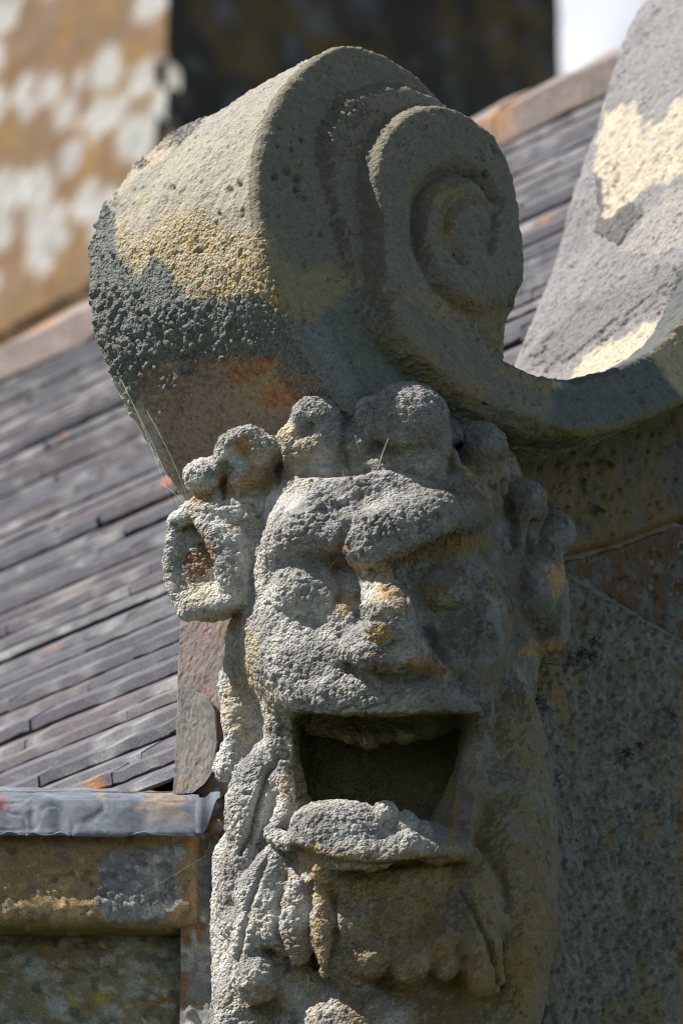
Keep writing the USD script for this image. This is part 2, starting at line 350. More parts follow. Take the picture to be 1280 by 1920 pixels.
F = quads_to_tris(Q); N = normals(V, F); px, py = proj(V)
V = V + N * (9 * sn(V, 150, 11, 2) + 4 * sn(V, 40, 12, 3))[:, None]
# lichen map of the scroll, with shade painted on its spiral face
side = part == 0
band = patch(px, py, V, [(130, 380), (165, 340), (190, 350), (215, 400), (222, 470), (255, 520), (285, 478), (310, 500), (350, 560), (430, 560), (470, 548), (530, 590), (585, 612), (610, 575), (680, 545), (715, 600), (800, 700), (870, 760), (900, 830), (560, 760), (500, 665), (400, 680), (300, 680), (250, 760), (120, 560)], 5, 12, 26, 21)
crustA = patch(px, py, V, [(150, 400), (160, 430), (190, 350), (215, 340), (225, 350), (212, 400), (200, 420), (220, 480), (260, 540), (430, 600), (480, 650), (250, 720), (140, 560)], 14, 12, 26, 21)
upper = np.clip(band, 0, 1)
col = np.broadcast_to(np.array([.30, .275, .22]), V.shape).copy()
col = mixc(col, (.36, .305, .205), sst(-.1, .6, sn(V, 130, 31, 3)) * .7)
col = mixc(col, (.22, .22, .19), sst(0., .5, sn(V, 70, 32, 4)) * .8)
col = mixc(col, (.165, .148, .112), (part == 1) | (part == 2))  # shade-side face coloured darker than the sunlit roll
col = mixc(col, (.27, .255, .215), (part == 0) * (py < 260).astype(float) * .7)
yel = patch(px, py, V, [(215, 430), (260, 450), (300, 430), (330, 395), (420, 420), (500, 450), (520, 540), (560, 610), (440, 575), (350, 570), (300, 500), (250, 520), (220, 480)], 22, 26, 40, 33)
col = mixc(col, (.43, .345, .20), yel * (.35 + .5 * sst(-.2, .25, sn(V, 16, 39, 3))))
col = mixc(col, (.36, .25, .11), yel * sst(.0, .4, sn(V, 22, 34, 4)) * .6)
yface = patch(px, py, V, [(500, 480), (560, 500), (670, 510), (680, 530), (620, 570), (590, 610), (520, 590)], 14, 20, 40, 35)
col = mixc(col, (.27, .21, .11), yface * .6)
col = mixc(col, (.165, .178, .165), band * .95)
under = patch(px, py, V, [(250, 700), (330, 675), (500, 665), (560, 745), (600, 900), (330, 900)], 14, 14, 40, 36)
col = mixc(col, (.20, .155, .115), under * (part == 0))
col = mixc(col, RUST * 1.2, np.maximum.reduce([spot(px, py, V, 480, 690, 45, 17, -20, .2, .9, 24, 37), spot(px, py, V, 535, 745, 45, 24, 30, .2, .8, 24, 38)]))
col = mixc(col, (.33, .20, .085), spot(px, py, V, 520, 720, 110, 40, 20, .4, .6, 30, 39) * .45)
for x, y, rx, ry, rt, s_ in ((700, 625, 30, 20, 35, 41), (800, 700, 130, 26, 42, 42), (895, 740, 26, 22, 40, 43), (840, 365, 60, 18, 10, 44), (870, 580, 90, 22, 14, 45), (940, 615, 20, 40, 10, 46), (838, 430, 14, 38, 0, 47), (950, 700, 24, 10, 30, 48), (1030, 725, 40, 12, 10, 49)):
    col = mixc(col, (.24, .17, .075), spot(px, py, V, x, y, rx, ry, rt, .6, .7, 40, s_) * .75 * (part != 3 if y < 710 else 1))
stemg = patch(px, py, V, [(600, 600), (660, 560), (690, 600), (760, 680), (860, 760), (880, 800), (700, 800)], 14, 20, 40, 50)
col = mixc(col, (.11, .122, .10), stemg * (part == 1) * .7)
# coping: pale grey with cream scars, its front painted dark for shade
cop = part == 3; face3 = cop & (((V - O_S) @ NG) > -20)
col[cop] = (.235, .225, .222)
Vc, pxc, pyc = V, px, py
cream = np.maximum.reduce([patch(px, py, V, [(1125, 200), (1195, 190), (1205, 245), (1240, 230), (1300, 160), (1300, 310), (1225, 350), (1180, 380), (1140, 405), (1120, 320)], 5, 20, 34, 61),
                           patch(px, py, V, [(1065, 712), (1100, 675), (1180, 625), (1268, 580), (1285, 600), (1240, 650), (1140, 705)], 4, 10, 26, 62)])
pale = patch(px, py, V, [(1160, 470), (1190, 440), (1250, 360), (1320, 320), (1320, 450), (1230, 480)], 4, 10, 24, 63)
dk = np.maximum(patch(px, py, V, [(1120, 330), (1165, 295), (1150, 350), (1195, 390), (1215, 385), (1165, 460), (1120, 440)], 3, 8, 20, 64), sst(.1, .5, sn(V, 60, 65, 4)) * .5)
dk = np.maximum(dk, patch(px, py, V, [(980, 690), (1080, 560), (1280, 480), (1290, 540), (1080, 680), (1040, 705)], 20, 30, 40, 66) * .55)
c3 = mixc(np.broadcast_to(np.array([.235, .225, .222]), V.shape), (.12, .114, .114), dk)
c3 = mixc(c3, (.30, .285, .26), pale * .9); cream = cream * (1 - .85 * sst(.22, .34, sn(V, 15, 58, 4))); c3 = mixc(c3, np.array([.48, .425, .325]), cream); c3 = mixc(c3, (.42, .37, .29), cream * sst(-.1, .3, sn(V, 24, 69, 4)) * .7)
col[cop] = c3[cop]
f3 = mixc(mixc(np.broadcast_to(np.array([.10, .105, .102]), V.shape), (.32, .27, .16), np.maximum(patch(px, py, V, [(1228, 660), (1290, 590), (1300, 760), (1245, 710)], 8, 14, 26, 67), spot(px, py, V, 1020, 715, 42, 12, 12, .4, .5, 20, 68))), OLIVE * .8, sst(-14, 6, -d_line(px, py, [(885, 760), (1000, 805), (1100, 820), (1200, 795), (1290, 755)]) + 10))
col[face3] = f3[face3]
# relief of the crusts
hgt = blobs(V, N, 3.5, 9, .05, .75, 71, np.clip(crustA * side * (.25 + .9 * sst(-.2, .2, sn(V, 50, 85, 3))), 0, 1))
hgt += blobs(V, N, 3.5, 6, .06, .5, 72, np.clip(band + .12 * (side * (1 - band)) + .25 * yel, 0, 1))
isl = np.maximum.reduce([spot(px, py, V, 345, 245, 40, 12, -40, .2, .8, 20, 73), spot(px, py, V, 265, 305, 14, 9, 0, .2, .8, 20, 74), spot(px, py, V, 355, 695, 20, 12, 0, .2, .7, 18, 75), spot(px, py, V, 320, 720, 16, 12, 0, .2, .7, 18, 76), spot(px, py, V, 290, 610, 9, 9, 0, .2, .7, 18, 77)])
hgt += blobs(V, N, 4, 9, .08, .8, 78, np.clip(isl, 0, 1)); col = mixc(col, (.15, .145, .145), isl * .9)
pits = np.zeros(len(V))
for x, y, r_ in ((430, 355, 9), (447, 345, 7), (325, 352, 8), (535, 320, 10), (555, 335, 10), (515, 330, 8), (555, 355, 7), (565, 260, 7), (545, 280, 6), (905, 328, 10), (250, 355, 8), (370, 470, 6), (600, 440, 6), (655, 435, 6), (410, 400, 6)):
    pits = np.maximum(pits, np.clip(1 - np.hypot(px - x, py - y) / r_, 0, 1))
hgt -= 9 * pits; col = mixc(col, (.07, .06, .045), pits * .6)
chip = sst(.36, .6, sn(V * [1, 1.6, 1], 26, 83, 5)) * (1 - band); hgt -= 4 * chip; col = mixc(col, np.array([.13, .11, .08]), chip * .3)
hgt += 3.0 * sn(V, 20, 84, 3) * (1 - band)
hgt += 2.2 * sn(V, 9, 79, 3) * (1 + .8 * (cop & ~face3)) + 1.0 * sn(V, 4.5, 80, 2)
hgt += 5 * (cop & ~face3) * (dk > .5)
arc = np.maximum(spot(px, py, V, 650, 240, 55, 60, 0, .3, .6, 24, 81), 0) * (part == 1)
hgt += blobs(V, N, 3, 7, .08, .7, 82, np.clip(arc, 0, 1))
V = V + N * hgt[:, None]
emit_parts(scroll, V, F, part, ["roll", "spiral_face", "spiral_eye", "coping"], STONE, col, {"coping": "curved coping slab, cream where the grey lichen has flaked away"}, crust=np.clip(.9 * np.maximum(band * side, isl) + .6 * yel + .3 * arc + .22 * (part != 3) + .35 * (cop & ~face3), 0, 1))

# ------------------------------------------------------------------ grotesque head
head = thing("grotesque", "open-mouthed horned stone head with big ear and curls, half sunlit, carved below the scroll", "gargoyle")
PN = []
def P(name): PN.append(name); return len(PN) - 1
LEAN = 0.25
hh = 5.0
v = Vol((-345, -1110, -330), (475, 285, 345), hh)
neck = P("neck_block"); v.box((hat(402, 0)[0], -1200, -330), (hat(985, 0)[0], hat(0, 1560)[1], 10), 60, 10, neck)
v.box((hat(470, 0)[0], hat(0, 1650)[1], -330), (hat(955, 0)[0], hat(0, 830)[1], -20), 80, 30, neck)
face = P("face")
v.ell((695, 1115, -40), (258, 345, 205), 0, 30, face)
v.ell((700, 950, 60), (215, 118, 140), 0, 40, face); v.ell((925, 1130, -130), (90, 300, 120), 0, 50, face)
v.ell((555, 1210, 48), (96, 130, 110), 0, 40, face)
v.ell((865, 1205, 45), (88, 125, 105), 0, 40, face)
# brows
bl = P("brow"); v.sweep([(512, 1078, 84, 30), (534, 1022, 136, 42), (585, 978, 168, 56), (636, 996, 186, 46)], 34, bl)
br = P("brow"); v.sweep([(688, 1018, 224, 52), (745, 990, 214, 56), (820, 962, 182, 46), (900, 962, 118, 26)], 34, br)

v.sweep([(652, 975, 236, 9), (650, 1010, 236, 15), (646, 1046, 214, 16)], 14, None, cut=True)
# eyes
v.ellcut((832, 1058, 190), (96, 52, 62), 12, 20); v.ellcut((630, 1062, 186), (40, 26, 42), 10, 14)
el = P("eye"); v.ell((578, 1098, 140), (66, 54, 52), 0, 16, el)
er = P("eye"); v.ell((830, 1108, 130), (58, 40, 46), 0, 8, er)
# nose and muzzle
nose = P("nose")
v.sweep([(700, 1062, 196, 30), (714, 1118, 236, 36), (730, 1166, 284, 48)], 14, nose)
v.ell((724, 1218, 226), (80, 56, 80), 0, 16, nose)
v.ell((646, 1226, 146), (66, 50, 72), 20, 18, nose)
v.ell((812, 1242, 158), (54, 38, 64), -22, 14, nose)
v.ellcut((690, 1262, 292), (22, 14, 24), 0, 10); v.ellcut((760, 1262, 282), (20, 13, 22), 0, 10)
lip = P("upper_lip")
v.ell((596, 1256, 118), (100, 78, 84), -6, 30, lip); v.ell((566, 1155, 66), (86, 80, 84), 0, 40, face); v.ell((640, 1150, 120), (60, 70, 70), 0, 40, face)
v.sweep([(528, 1312, 92, 22), (560, 1296, 150, 36), (620, 1300, 190, 40), (700, 1300, 210, 40), (790, 1302, 195, 42), (850, 1306, 160, 38), (893, 1318, 118, 20)], 18, lip)
v.sweep([(520, 1302, 100, 22), (528, 1335, 88, 20), (545, 1362, 80, 13)], 10, lip)
jaw = face
v.ell((700, 1540, 0), (228, 260, 120), 0, 30, jaw)
v.box((hat(500, 0)[0], hat(0, 1640)[1], -120), (hat(920, 0)[0], hat(0, 1300)[1], 92), 50, 20, jaw)
# mouth cavity
mouth = P("mouth_cavity")
v.box((hat(553, 0)[0], hat(0, 1560)[1], -70), (hat(868, 0)[0], hat(0, 1333)[1], 460), 18, 9, mouth, cut=True)
v.sweep([(872, 1348, 260, 14), (862, 1440, 250, 16)], 10, mouth, cut=True)
v.sweep([(540, 1346, 40, 14), (544, 1420, 50, 16), (556, 1500, 60, 24), (586, 1562, 70, 36)], 20, mouth)
v.sweep([(893, 1350, 40, 18), (884, 1430, 56, 24), (862, 1510, 70, 34), (834, 1570, 76, 42)], 22, mouth)
v.ell((705, 1590, -20), (180, 60, 90), 0, 30, mouth); v.ell((660, 1400, -80), (90, 60, 40), 20, 40, mouth); v.ell((800, 1470, -80), (70, 80, 36), -20, 40, mouth)
gum = P("gum"); v.sweep([(590, 1352, 20, 26), (700, 1360, 46, 34), (800, 1354, 40, 32), (850, 1348, 20, 20)], 14, gum)
for x, y, r_ in ((655, 1378, 17), (692, 1386, 21), (758, 1378, 20), (722, 1378, 15)):
    v.ell((x, y, 74), (r_, r_ * 1.05, r_), 0, 5, P("tooth"), 4)
# side folds of the mouth
fold = P("mouth_fold"); v.sweep([(512, 1318, 70, 18), (516, 1390, 78, 17), (534, 1450, 86, 15), (538, 1510, 92, 13), (512, 1560, 95, 16)], 8, fold)
foldr = P("mouth_fold"); v.sweep([(905, 1325, 80, 24), (893, 1400, 90, 24), (878, 1490, 96, 22), (868, 1575, 104, 24)], 12, foldr)
# lower lip, tongue, chin
chin = P("chin"); v.ell((712, 1635, 88), (146, 78, 96), 0, 18, chin); v.ell((725, 1690, 50), (135, 110, 80), 0, 26, chin)
v.ell((605, 1610, 150), (52, 58, 52), 10, 14, chin)
ll = P("lower_lip"); v.sweep([(512, 1570, 104, 15), (545, 1582, 140, 18), (585, 1578, 180, 30), (645, 1600, 208, 34), (715, 1606, 212, 27), (765, 1588, 204, 30), (815, 1600, 178, 23), (850, 1590, 150, 26), (878, 1590, 124, 24)], 12, ll)
v.ellcut((558, 1622, 190), (26, 34, 60), 20, 12)
tongue = P("tongue"); v.ell((636, 1556, 160), (90, 54, 66), -6, 14, tongue); v.ell((600, 1570, 150), (50, 26, 50), -20, 14, tongue); v.ell((760, 1570, 120), (80, 30, 60), 0, 14, tongue)
for x, y, r_ in ((683, 1527, 17), (722, 1530, 24), (762, 1548, 22), (640, 1528, 20), (795, 1556, 14)):
    v.ell((x, y, 168), (r_, r_ * 1.15, r_), 0, 6, P("tooth"), 4)
# beard locks
locks = [((478, 1500, 40), (50, 108, 52), -14, 7), ((446, 1632, 36), (34, 92, 46), -16, 7), ((490, 1700, 70), (44, 124, 56), -17, 6), ((552, 1712, 92), (40, 88, 52), -8, 6), ((440, 1732, 52), (30, 32, 40), 0, 6),
         ((480, 1832, 78), (44, 46, 56), 0, 5), ((536, 1800, 40), (60, 70, 46), 20, 10), ((604, 1742, 136), (24, 88, 40), 5, 6), ((664, 1750, 98), (68, 104, 64), 6, 16), ((768, 1735, 90), (66, 116, 60), -8, 16),
         ((835, 1806, 108), (28, 32, 36), 0, 6), ((888, 1790, 92), (36, 80, 46), 14, 5), ((945, 1705, 24), (56, 140, 56), 9, 9), ((955, 1850, 10), (44, 80, 44), 6, 7), ((930, 1500, 20), (62, 190, 74), 4, 20), ((955, 1620, -30), (90, 340, 100), 0, 50)]
for c_, r_, ro, k_ in locks: v.ell(c_, r_, ro, k_, P("beard_lock"), 2)
v.sweep([(850, 1650, 116, 20), (886, 1700, 116, 25), (914, 1770, 104, 25), (918, 1840, 90, 24)], 5, len(PN) - 4)
v.ell((832, 1700, 58), (72, 120, 62), -6, 22, len(PN) - 5)
for c_, r_, ro in (((506, 1636, 84), (32, 50, 40), -14), ((545, 1672, 100), (28, 44, 38), -10), ((462, 1778, 66), (30, 40, 40), 0), ((884, 1640, 84), (44, 56, 44), 16), ((908, 1716, 82), (38, 48, 40), 14), ((952, 1600, 30), (40, 66, 44), 8), ((966, 1745, 24), (36, 56, 42), 8), ((938, 1395, 40), (34, 76, 40), 6), ((962, 1480, 10), (30, 70, 40), 4), ((700, 1690, 122), (34, 44, 34), 0), ((790, 1680, 112), (36, 46, 34), 0), ((658, 1722, 142), (38, 46, 40), 0), ((742, 1718, 138), (40, 46, 40), 0), ((694, 1786, 132), (42, 46, 40), 0), ((766, 1796, 126), (40, 46, 40), 0), ((822, 1752, 122), (34, 40, 38), 0), ((472, 1672, 86), (28, 38, 36), -14), ((512, 1738, 100), (30, 40, 36), -10), ((556, 1772, 104), (28, 36, 34), 0)):
    v.ell(c_, r_, ro, 11, P("beard_lock"), 2)
coll = P("collar"); v.ell((668, 1930, 96), (100, 74, 60), 8, 12, coll); v.ell((740, 1862, 20), (230, 70, 60), 6, 34, coll); v.ell((870, 1930, 10), (130, 90, 80), 0, 34, coll); v.sweep([(585, 1880, 60, 16), (560, 1940, 60, 20)], 10, coll); v.ell((456, 1910, 0), (54, 120, 40), 0, 20, coll); v.sweep([(700, 1860, 70, 12), (780, 1890, 60, 12), (860, 1940, 40, 16)], 10, coll)
# left ear
ear = P("ear")
v.ell((380, 1060, 6), (72, 100, 48), -6, 12, ear)
v.ell((402, 1130, 48), (52, 32, 40), 12, 16, ear)
v.sweep([(480, 952, 66, 36), (420, 950, 60, 32), (362, 958, 48, 24), (328, 978, 42, 15), (318, 1040, 40, 11), (322, 1100, 44, 12), (352, 1142, 50, 20)], 10, ear)
v.sweep([(366, 964, 62, 16), (398, 1004, 84, 24), (430, 1064, 84, 30), (444, 1112, 74, 26)], 14, ear)
v.ell((444, 1020, 40), (60, 80, 50), 0, 24, ear)
ec = P("ear_hollow"); v.sweep([(342, 992, 84, 16), (356, 1030, 90, 32), (376, 1076, 92, 30), (388, 1098, 92, 20)], 14, ec, cut=True)
v.sweep([(362, 990, 62, 8), (386, 1034, 60, 14), (402, 1080, 62, 10)], 8, ec, cut=True)
# right ear
er2 = P("ear"); v.ell((1000, 1105, -80), (52, 78, 70), 0, 14, er2); v.sweep([(960, 1045, -50, 30), (1025, 1050, -80, 30), (1045, 1110, -90, 24), (1040, 1195, -100, 26), (995, 1215, -90, 20)], 12, er2)
# curls
curls = [[((385, 893, 40), (42, 38, 46))], [((462, 862, 66), (62, 62, 62))], [((592, 790, 104), (50, 46, 50)), ((606, 836, 96), (86, 56, 60)), ((545, 838, 96), (36, 40, 40))],
         [((765, 782, 112), (74, 66, 70)), ((690, 792, 104), (32, 48, 42)), ((672, 838, 118), (24, 30, 32)), ((790, 850, 84), (72, 76, 60))], [((905, 838, 10), (46, 48, 56)), ((900, 900, -10), (54, 76, 60))],
         [((985, 945, -70), (42, 48, 52)), ((972, 990, -70), (34, 60, 44))], [((1034, 1000, -110), (44, 46, 46)), ((1010, 1030, -100), (40, 40, 42))]]
for c_ in curls:
    pi = P("hair_curl")
    for p_, r_ in c_: v.ell(p_, r_, 0, 14, pi)
v.sweep([(417, 872, 104, 18), (432, 828, 112, 20), (470, 815, 112, 20), (510, 838, 104, 18)], 8, PN.index("hair_curl") + 1)
v.ellcut((452, 852, 138), (17, 30, 24), 15, 8); v.ellcut((425, 880, 118), (16, 18, 20), 0, 8)
v.ell((484, 846, 116), (24, 34, 18), 10, 8, PN.index("hair_curl") + 1)
v.ellcut((570, 806, 158), (28, 20, 24), 30, 10); v.ellcut((722, 806, 186), (24, 30, 26), 0, 12)
# neck strip with a small knob at the left
v.box((hat(436, 0)[0], hat(0, 1480)[1], -200), (hat(560, 0)[0], hat(0, 1150)[1], 30), 24, 14, face)
knob = P("hanging_lappet"); v.sweep([(448, 1195, 0, 24), (436, 1290, 8, 27), (446, 1390, 18, 24), (424, 1440, 20, 26)], 10, knob)
V, Q, part = v.mesh()
V[:, 2] += lean(960 - V[:, 1] / (1 - lean(960 - V[:, 1]) / D))
V = relax(V, Q, 2, .5)
V, Q, part = split4(V, Q, part)
V = relax(V, Q, 2, .5)
F = quads_to_tris(Q); N = normals(V, F)
V = V + N * (6 * sn(V, 70, 101, 3) + 2.5 * sn(V, 22, 102, 2))[:, None]
N = normals(V, F); px, py = proj(V)
def rough_mask(seed, s, a=-.1, b=.3): return sst(a, b, sn(V, s, seed, 4))
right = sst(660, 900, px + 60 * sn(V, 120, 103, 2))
col = mixc(np.broadcast_to(np.array([.45, .435, .40]), V.shape), (.125, .115, .09), right)  # right half darker: its shade is put into the stone colour
col = mixc(col, (.19, .187, .182), rough_mask(104, 60, -.15, .2) * .65)
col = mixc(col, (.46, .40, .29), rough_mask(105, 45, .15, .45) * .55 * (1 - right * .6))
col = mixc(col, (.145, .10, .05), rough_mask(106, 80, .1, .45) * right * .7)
grey_cap = np.maximum.reduce([spot(px, py, V, 770, 780, 95, 75, 0, .3, .4, 40, 107), spot(px, py, V, 690, 985, 130, 75, 10, .4, .5, 40, 108), spot(px, py, V, 600, 770, 50, 30, 0, .3, .5, 30, 109), spot(px, py, V, 440, 815, 60, 25, -15, .3, .5, 30, 110), spot(px, py, V, 610, 1270, 120, 70, 0, .4, .5, 36, 111), spot(px, py, V, 690, 1180, 60, 50, -30, .3, .5, 30, 112), spot(px, py, V, 905, 820, 50, 30, 0, .3, .4, 30, 113), spot(px, py, V, 990, 920, 45, 22, 0, .3, .4, 30, 114), spot(px, py, V, 640, 1555, 110, 45, 0, .3, .5, 30, 115)])
col = mixc(col, (.19, .187, .185), grey_cap * .75)
for x, y, rx, ry, rt, c_, s_, w_ in (
    (460, 835, 22, 22, 0, OCHRE * 1.1, 120, .9), (490, 845, 24, 24, 0, CREAM * .8, 121, .8), (535, 812, 26, 14, -20, CREAM, 122, .9), (550, 840, 40, 34, 0, CREAM * .75, 123, .8), (480, 905, 60, 22, -10, OCHRE * .8, 124, .8), (378, 930, 24, 14, 0, OCHRE, 125, .9), (420, 905, 12, 26, 0, OCHRE, 126, .8), (640, 850, 90, 24, 0, OLIVE * 1.1, 127, .5),
    (372, 1060, 26, 32, 20, RUST * 1.4, 128, .85), (380, 1015, 14, 40, -25, (.30, .2, .11), 129, .7), (370, 1110, 46, 28, 0, (.44, .41, .31), 130, .8), (428, 988, 10, 8, 0, CREAM, 131, .9), (420, 1160, 50, 18, 0, OCHRE * .8, 132, .6),
    (715, 1090, 22, 30, -20, CREAM * 1.05, 133, .95), (735, 1130, 34, 30, 10, CREAM * .9, 134, .85), (740, 1110, 20, 50, -20, OCHRE * .9, 135, .7), (715, 1185, 26, 18, 0, OCHRE * 1.2, 136, .8), (700, 1222, 9, 8, 0, RUST, 137, .9), (712, 1254, 18, 10, 0, RUST, 138, .9), (800, 1250, 34, 16, 0, OCHRE * .9, 139, .85), (830, 1262, 20, 16, 0, OCHRE, 140, .8), (690, 1060, 60, 12, 0, OCHRE * .8, 141, .7), (830, 1030, 90, 18, -12, OCHRE * .75, 142, .8), (640, 1125, 26, 22, 0, OCHRE, 143, .7), (815, 1120, 26, 26, 0, OCHRE * .8, 144, .6), (640, 1032, 24, 12, 0, OCHRE * .8, 145, .6),
    (720, 1375, 170, 34, 0, (.14, .10, .045), 146, .9), (600, 1480, 30, 60, 0, OLIVE * .8, 147, .5), (850, 1540, 16, 70, 0, OCHRE * .8, 148, .7), (500, 1310, 20, 40, 0, CREAM * .9, 149, .6), (450, 1290, 30, 90, 0, CREAM * .85, 150, .8), (470, 1230, 20, 70, 0, CREAM * .8, 151, .6), (538, 1470, 14, 60, 0, OCHRE, 152, .5),  # first patch: ochre gum and teeth, painted dark for the mouth shadow
    (585, 1610, 26, 40, 0, (.46, .30, .13), 153, .75), (606, 1735, 24, 84, 0, (.42, .26, .12), 154, .85), (720, 1660, 150, 60, 0, (.29, .195, .085), 155, .75), (790, 1620, 80, 24, 0, OCHRE * .75, 156, .7), (660, 1790, 80, 60, 0, (.25, .185, .09), 157, .7), (770, 1780, 90, 90, 0, (.24, .175, .09), 158, .7), (560, 1790, 60, 50, 0, (.27, .19, .11), 159, .7), (880, 1800, 80, 80, 0, (.28, .175, .075), 160, .7), (970, 1800, 40, 80, 0, OCHRE * .8, 161, .7), (500, 1870, 50, 40, 20, (.24, .16, .09), 162, .7), (590, 1880, 14, 40, 10, CREAM, 163, .8), (800, 1880, 100, 12, 22, (.2, .09, .05), 164, .8), (840, 1740, 30, 20, 0, DARK * .7, 165, .7), (863, 1840, 16, 46, 0, (.06, .05, .035), 166, .8),
    (1045, 1090, 18, 30, 0, OCHRE, 167, .8), (1020, 1215, 50, 14, -10, OCHRE * .9, 168, .8), (930, 900, 60, 60, 0, (.22, .16, .08), 169, .5), (900, 1700, 60, 70, 0, (.2, .215, .19), 170, .7), (880, 880, 14, 12, 0, OCHRE, 171, .6)):
    col = mixc(col, np.asarray(c_), spot(px, py, V, x, y, rx, ry, rt, .35, .7, 24, s_) * w_)
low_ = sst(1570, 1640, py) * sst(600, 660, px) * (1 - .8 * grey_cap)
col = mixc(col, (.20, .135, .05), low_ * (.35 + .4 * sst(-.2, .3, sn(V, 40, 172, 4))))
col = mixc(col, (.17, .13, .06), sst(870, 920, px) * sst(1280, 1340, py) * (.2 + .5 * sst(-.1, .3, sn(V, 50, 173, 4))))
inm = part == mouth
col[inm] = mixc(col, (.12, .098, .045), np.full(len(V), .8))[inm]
vm = sst(-.05, .35, sn(V, 34, 180, 4)) * (1 - sst(700, 900, px))
crust = np.clip((.35 + .65 * sst(-.25, .2, sn(V, 55, 192, 3))) * (1 - right) * .85 + .25 * grey_cap - .5 * spot(px, py, V, 600, 920, 120, 60, 0, .4, .4, 40, 181), 0, 1)
hgt = blobs(V, N, 3.5, 6.5, .07, .45, 182, np.clip(crust * .8 + .04, 0, 1))
hgt += 2.6 * sn(V, 16, 184, 3) + 1.3 * sn(V, 5, 185, 2)
pit = sst(.34, .6, sn(V * [1, 1.5, 1], 20, 193, 5)); hgt -= 4 * pit; col = mixc(col, np.array([.12, .10, .075]), pit * .35)
seam = 1 - sst(0, .035, np.abs(sn(V, 120, 194, 4))); seam *= sst(.1, .3, sn(V, 90, 195, 2)); hgt -= 3 * seam; col = mixc(col, np.array([.09, .075, .055]), seam * .5)
clump = np.maximum.reduce([spot(px, py, V, 715, 985, 34, 16, 0, .3, .8, 16, 186), spot(px, py, V, 742, 1105, 14, 12, 0, .3, .8, 14, 187), spot(px, py, V, 720, 1140, 52, 10, -12, .3, .8, 14, 188), spot(px, py, V, 615, 945, 24, 8, -20, .3, .8, 14, 189), spot(px, py, V, 910, 1185, 16, 14, 0, .3, .8, 14, 190)])
hgt += blobs(V, N, 4, 8, .12, .9, 191, clump); col = mixc(col, DARK, clump * .85)
GRO = [([(512, 1588), (478, 1660), (456, 1740), (446, 1800)], 8, 5), ([(536, 1640), (518, 1700), (522, 1770), (540, 1815)], 9, 6), ([(584, 1652), (580, 1730), (596, 1815)], 9, 5), ([(624, 1690), (630, 1760), (618, 1825)], 8, 5),
       ([(862, 1668), (896, 1728), (930, 1800), (936, 1850)], 15, 6), ([(892, 1572), (940, 1640), (950, 1700)], 9, 8), ([(520, 1420), (492, 1470), (470, 1560), (452, 1600)], 12, 6),
       ([(548, 1590), (620, 1618), (720, 1626), (840, 1612)], 8, 7), ([(798, 1178), (835, 1240), (880, 1290), (912, 1330)], 12, 9), ([(628, 1070), (640, 1095), (632, 1125)], 9, 9), ([(650, 1250), (700, 1272), (770, 1270), (830, 1256)], 9, 8),
       ([(652, 880), (640, 845), (648, 790)], 9, 8), ([(520, 900), (524, 860), (520, 820)], 8, 7), ([(420, 930), (418, 890)], 12, 6), ([(846, 880), (862, 830), (852, 780)], 14, 8), ([(560, 888), (640, 888), (720, 872), (800, 884), (860, 920)], 9, 8), ([(945, 905), (955, 960), (965, 1020)], 12, 7), ([(1000, 980), (990, 1030)], 12, 7)]
for ln, dep, wid in GRO:
    m = np.exp(-((d_line(px + 5 * sn(V, 30, 196, 2), py, smooth_poly(ln, False, 2))) / wid) ** 2)
    hgt -= dep * m; col = mixc(col, np.array([.11, .088, .055]), m * .4)
V = V + N * hgt[:, None]
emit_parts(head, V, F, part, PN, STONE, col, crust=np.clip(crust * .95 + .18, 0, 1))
LEAN = 0.0

# ------------------------------------------------------------------ gable wall to the right
gable = thing("gable_wall", "shaded stone gable wall right of the head, mottled with grey lichen", "wall")
w0, w1 = wz(900, 1300, C_WALL)[0], wz(1460, 1300, C_WALL)[0]
zlo, zhi = wz(1000, 2050, C_WALL)[1] - 60, wz(1330, 700, C_WALL)[1]
st = 4.5
wa, za = np.arange(w0 - 60, w1, st), np.arange(zlo, zhi, st)
Wg, Zg2 = np.meshgrid(wa, za, indexing="ij")
O_W = O_S + NG * (C_WALL - C_SCROLL)
V = (O_W + Wg[..., None] * WG + Zg2[..., None] * ZG).reshape(-1, 3)
nu, nv = len(wa), len(za)
I = (np.arange(nu - 1)[:, None] * nv + np.arange(nv - 1)[None]).ravel()
F = np.stack([I, I + nv, I + nv + 1, I + 1], 1)
px, py = proj(V)
F = F[py[F].min(1) > np.interp(px[F].mean(1), [880, 935, 1000, 1060, 1110, 1180, 1280, 1380, 1460], [762, 770, 785, 796, 798, 780, 738, 670, 560])]
jl1 = [(840, 1090), (1060, 1042), (1150, 1020), (1290, 968), (1400, 920)]
jl2 = [(1050, 1060), (1080, 1085), (1160, 1130), (1260, 1190), (1400, 1270)]
jl3 = [(1275, 1480), (1268, 1700), (1275, 1960)]
def below(pts, x, y): p = np.array(pts, float); return y - np.interp(x, p[:, 0], p[:, 1])
b1, b2 = below(jl1, px, py), below(jl2, px, py)
part = np.where(b1 < 0, 0, np.where((b2 < 0) & (px > 1050), 1, 2))
dj1 = d_line(px, py, jl1); dj2 = d_line(px, py, jl2); dj = np.minimum(dj1, dj2)
hgt = 10 * sn(V, 160, 201, 3) + 5 * sn(V, 45, 202, 3) + 2.6 * sn(V, 12, 203, 3) + 1.4 * sn(V, 6, 207, 2)
hgt += np.where(part == 0, 10, np.where(part == 1, -10, 4)) - 16 * np.exp(-(dj / 6) ** 2)
hgt += 26 * np.exp(-(((px - 1000) / 60) ** 2)) * (py > 1250)
Nn = np.broadcast_to(NG, V.shape)
grn = blobs(V, Nn, 4, 9, .05, .55, 204, np.clip(.7 * (part == 2) + .25, 0, 1)); hgt += 1.6 * grn; hgt += 4 * sn(V, 34, 220, 3)
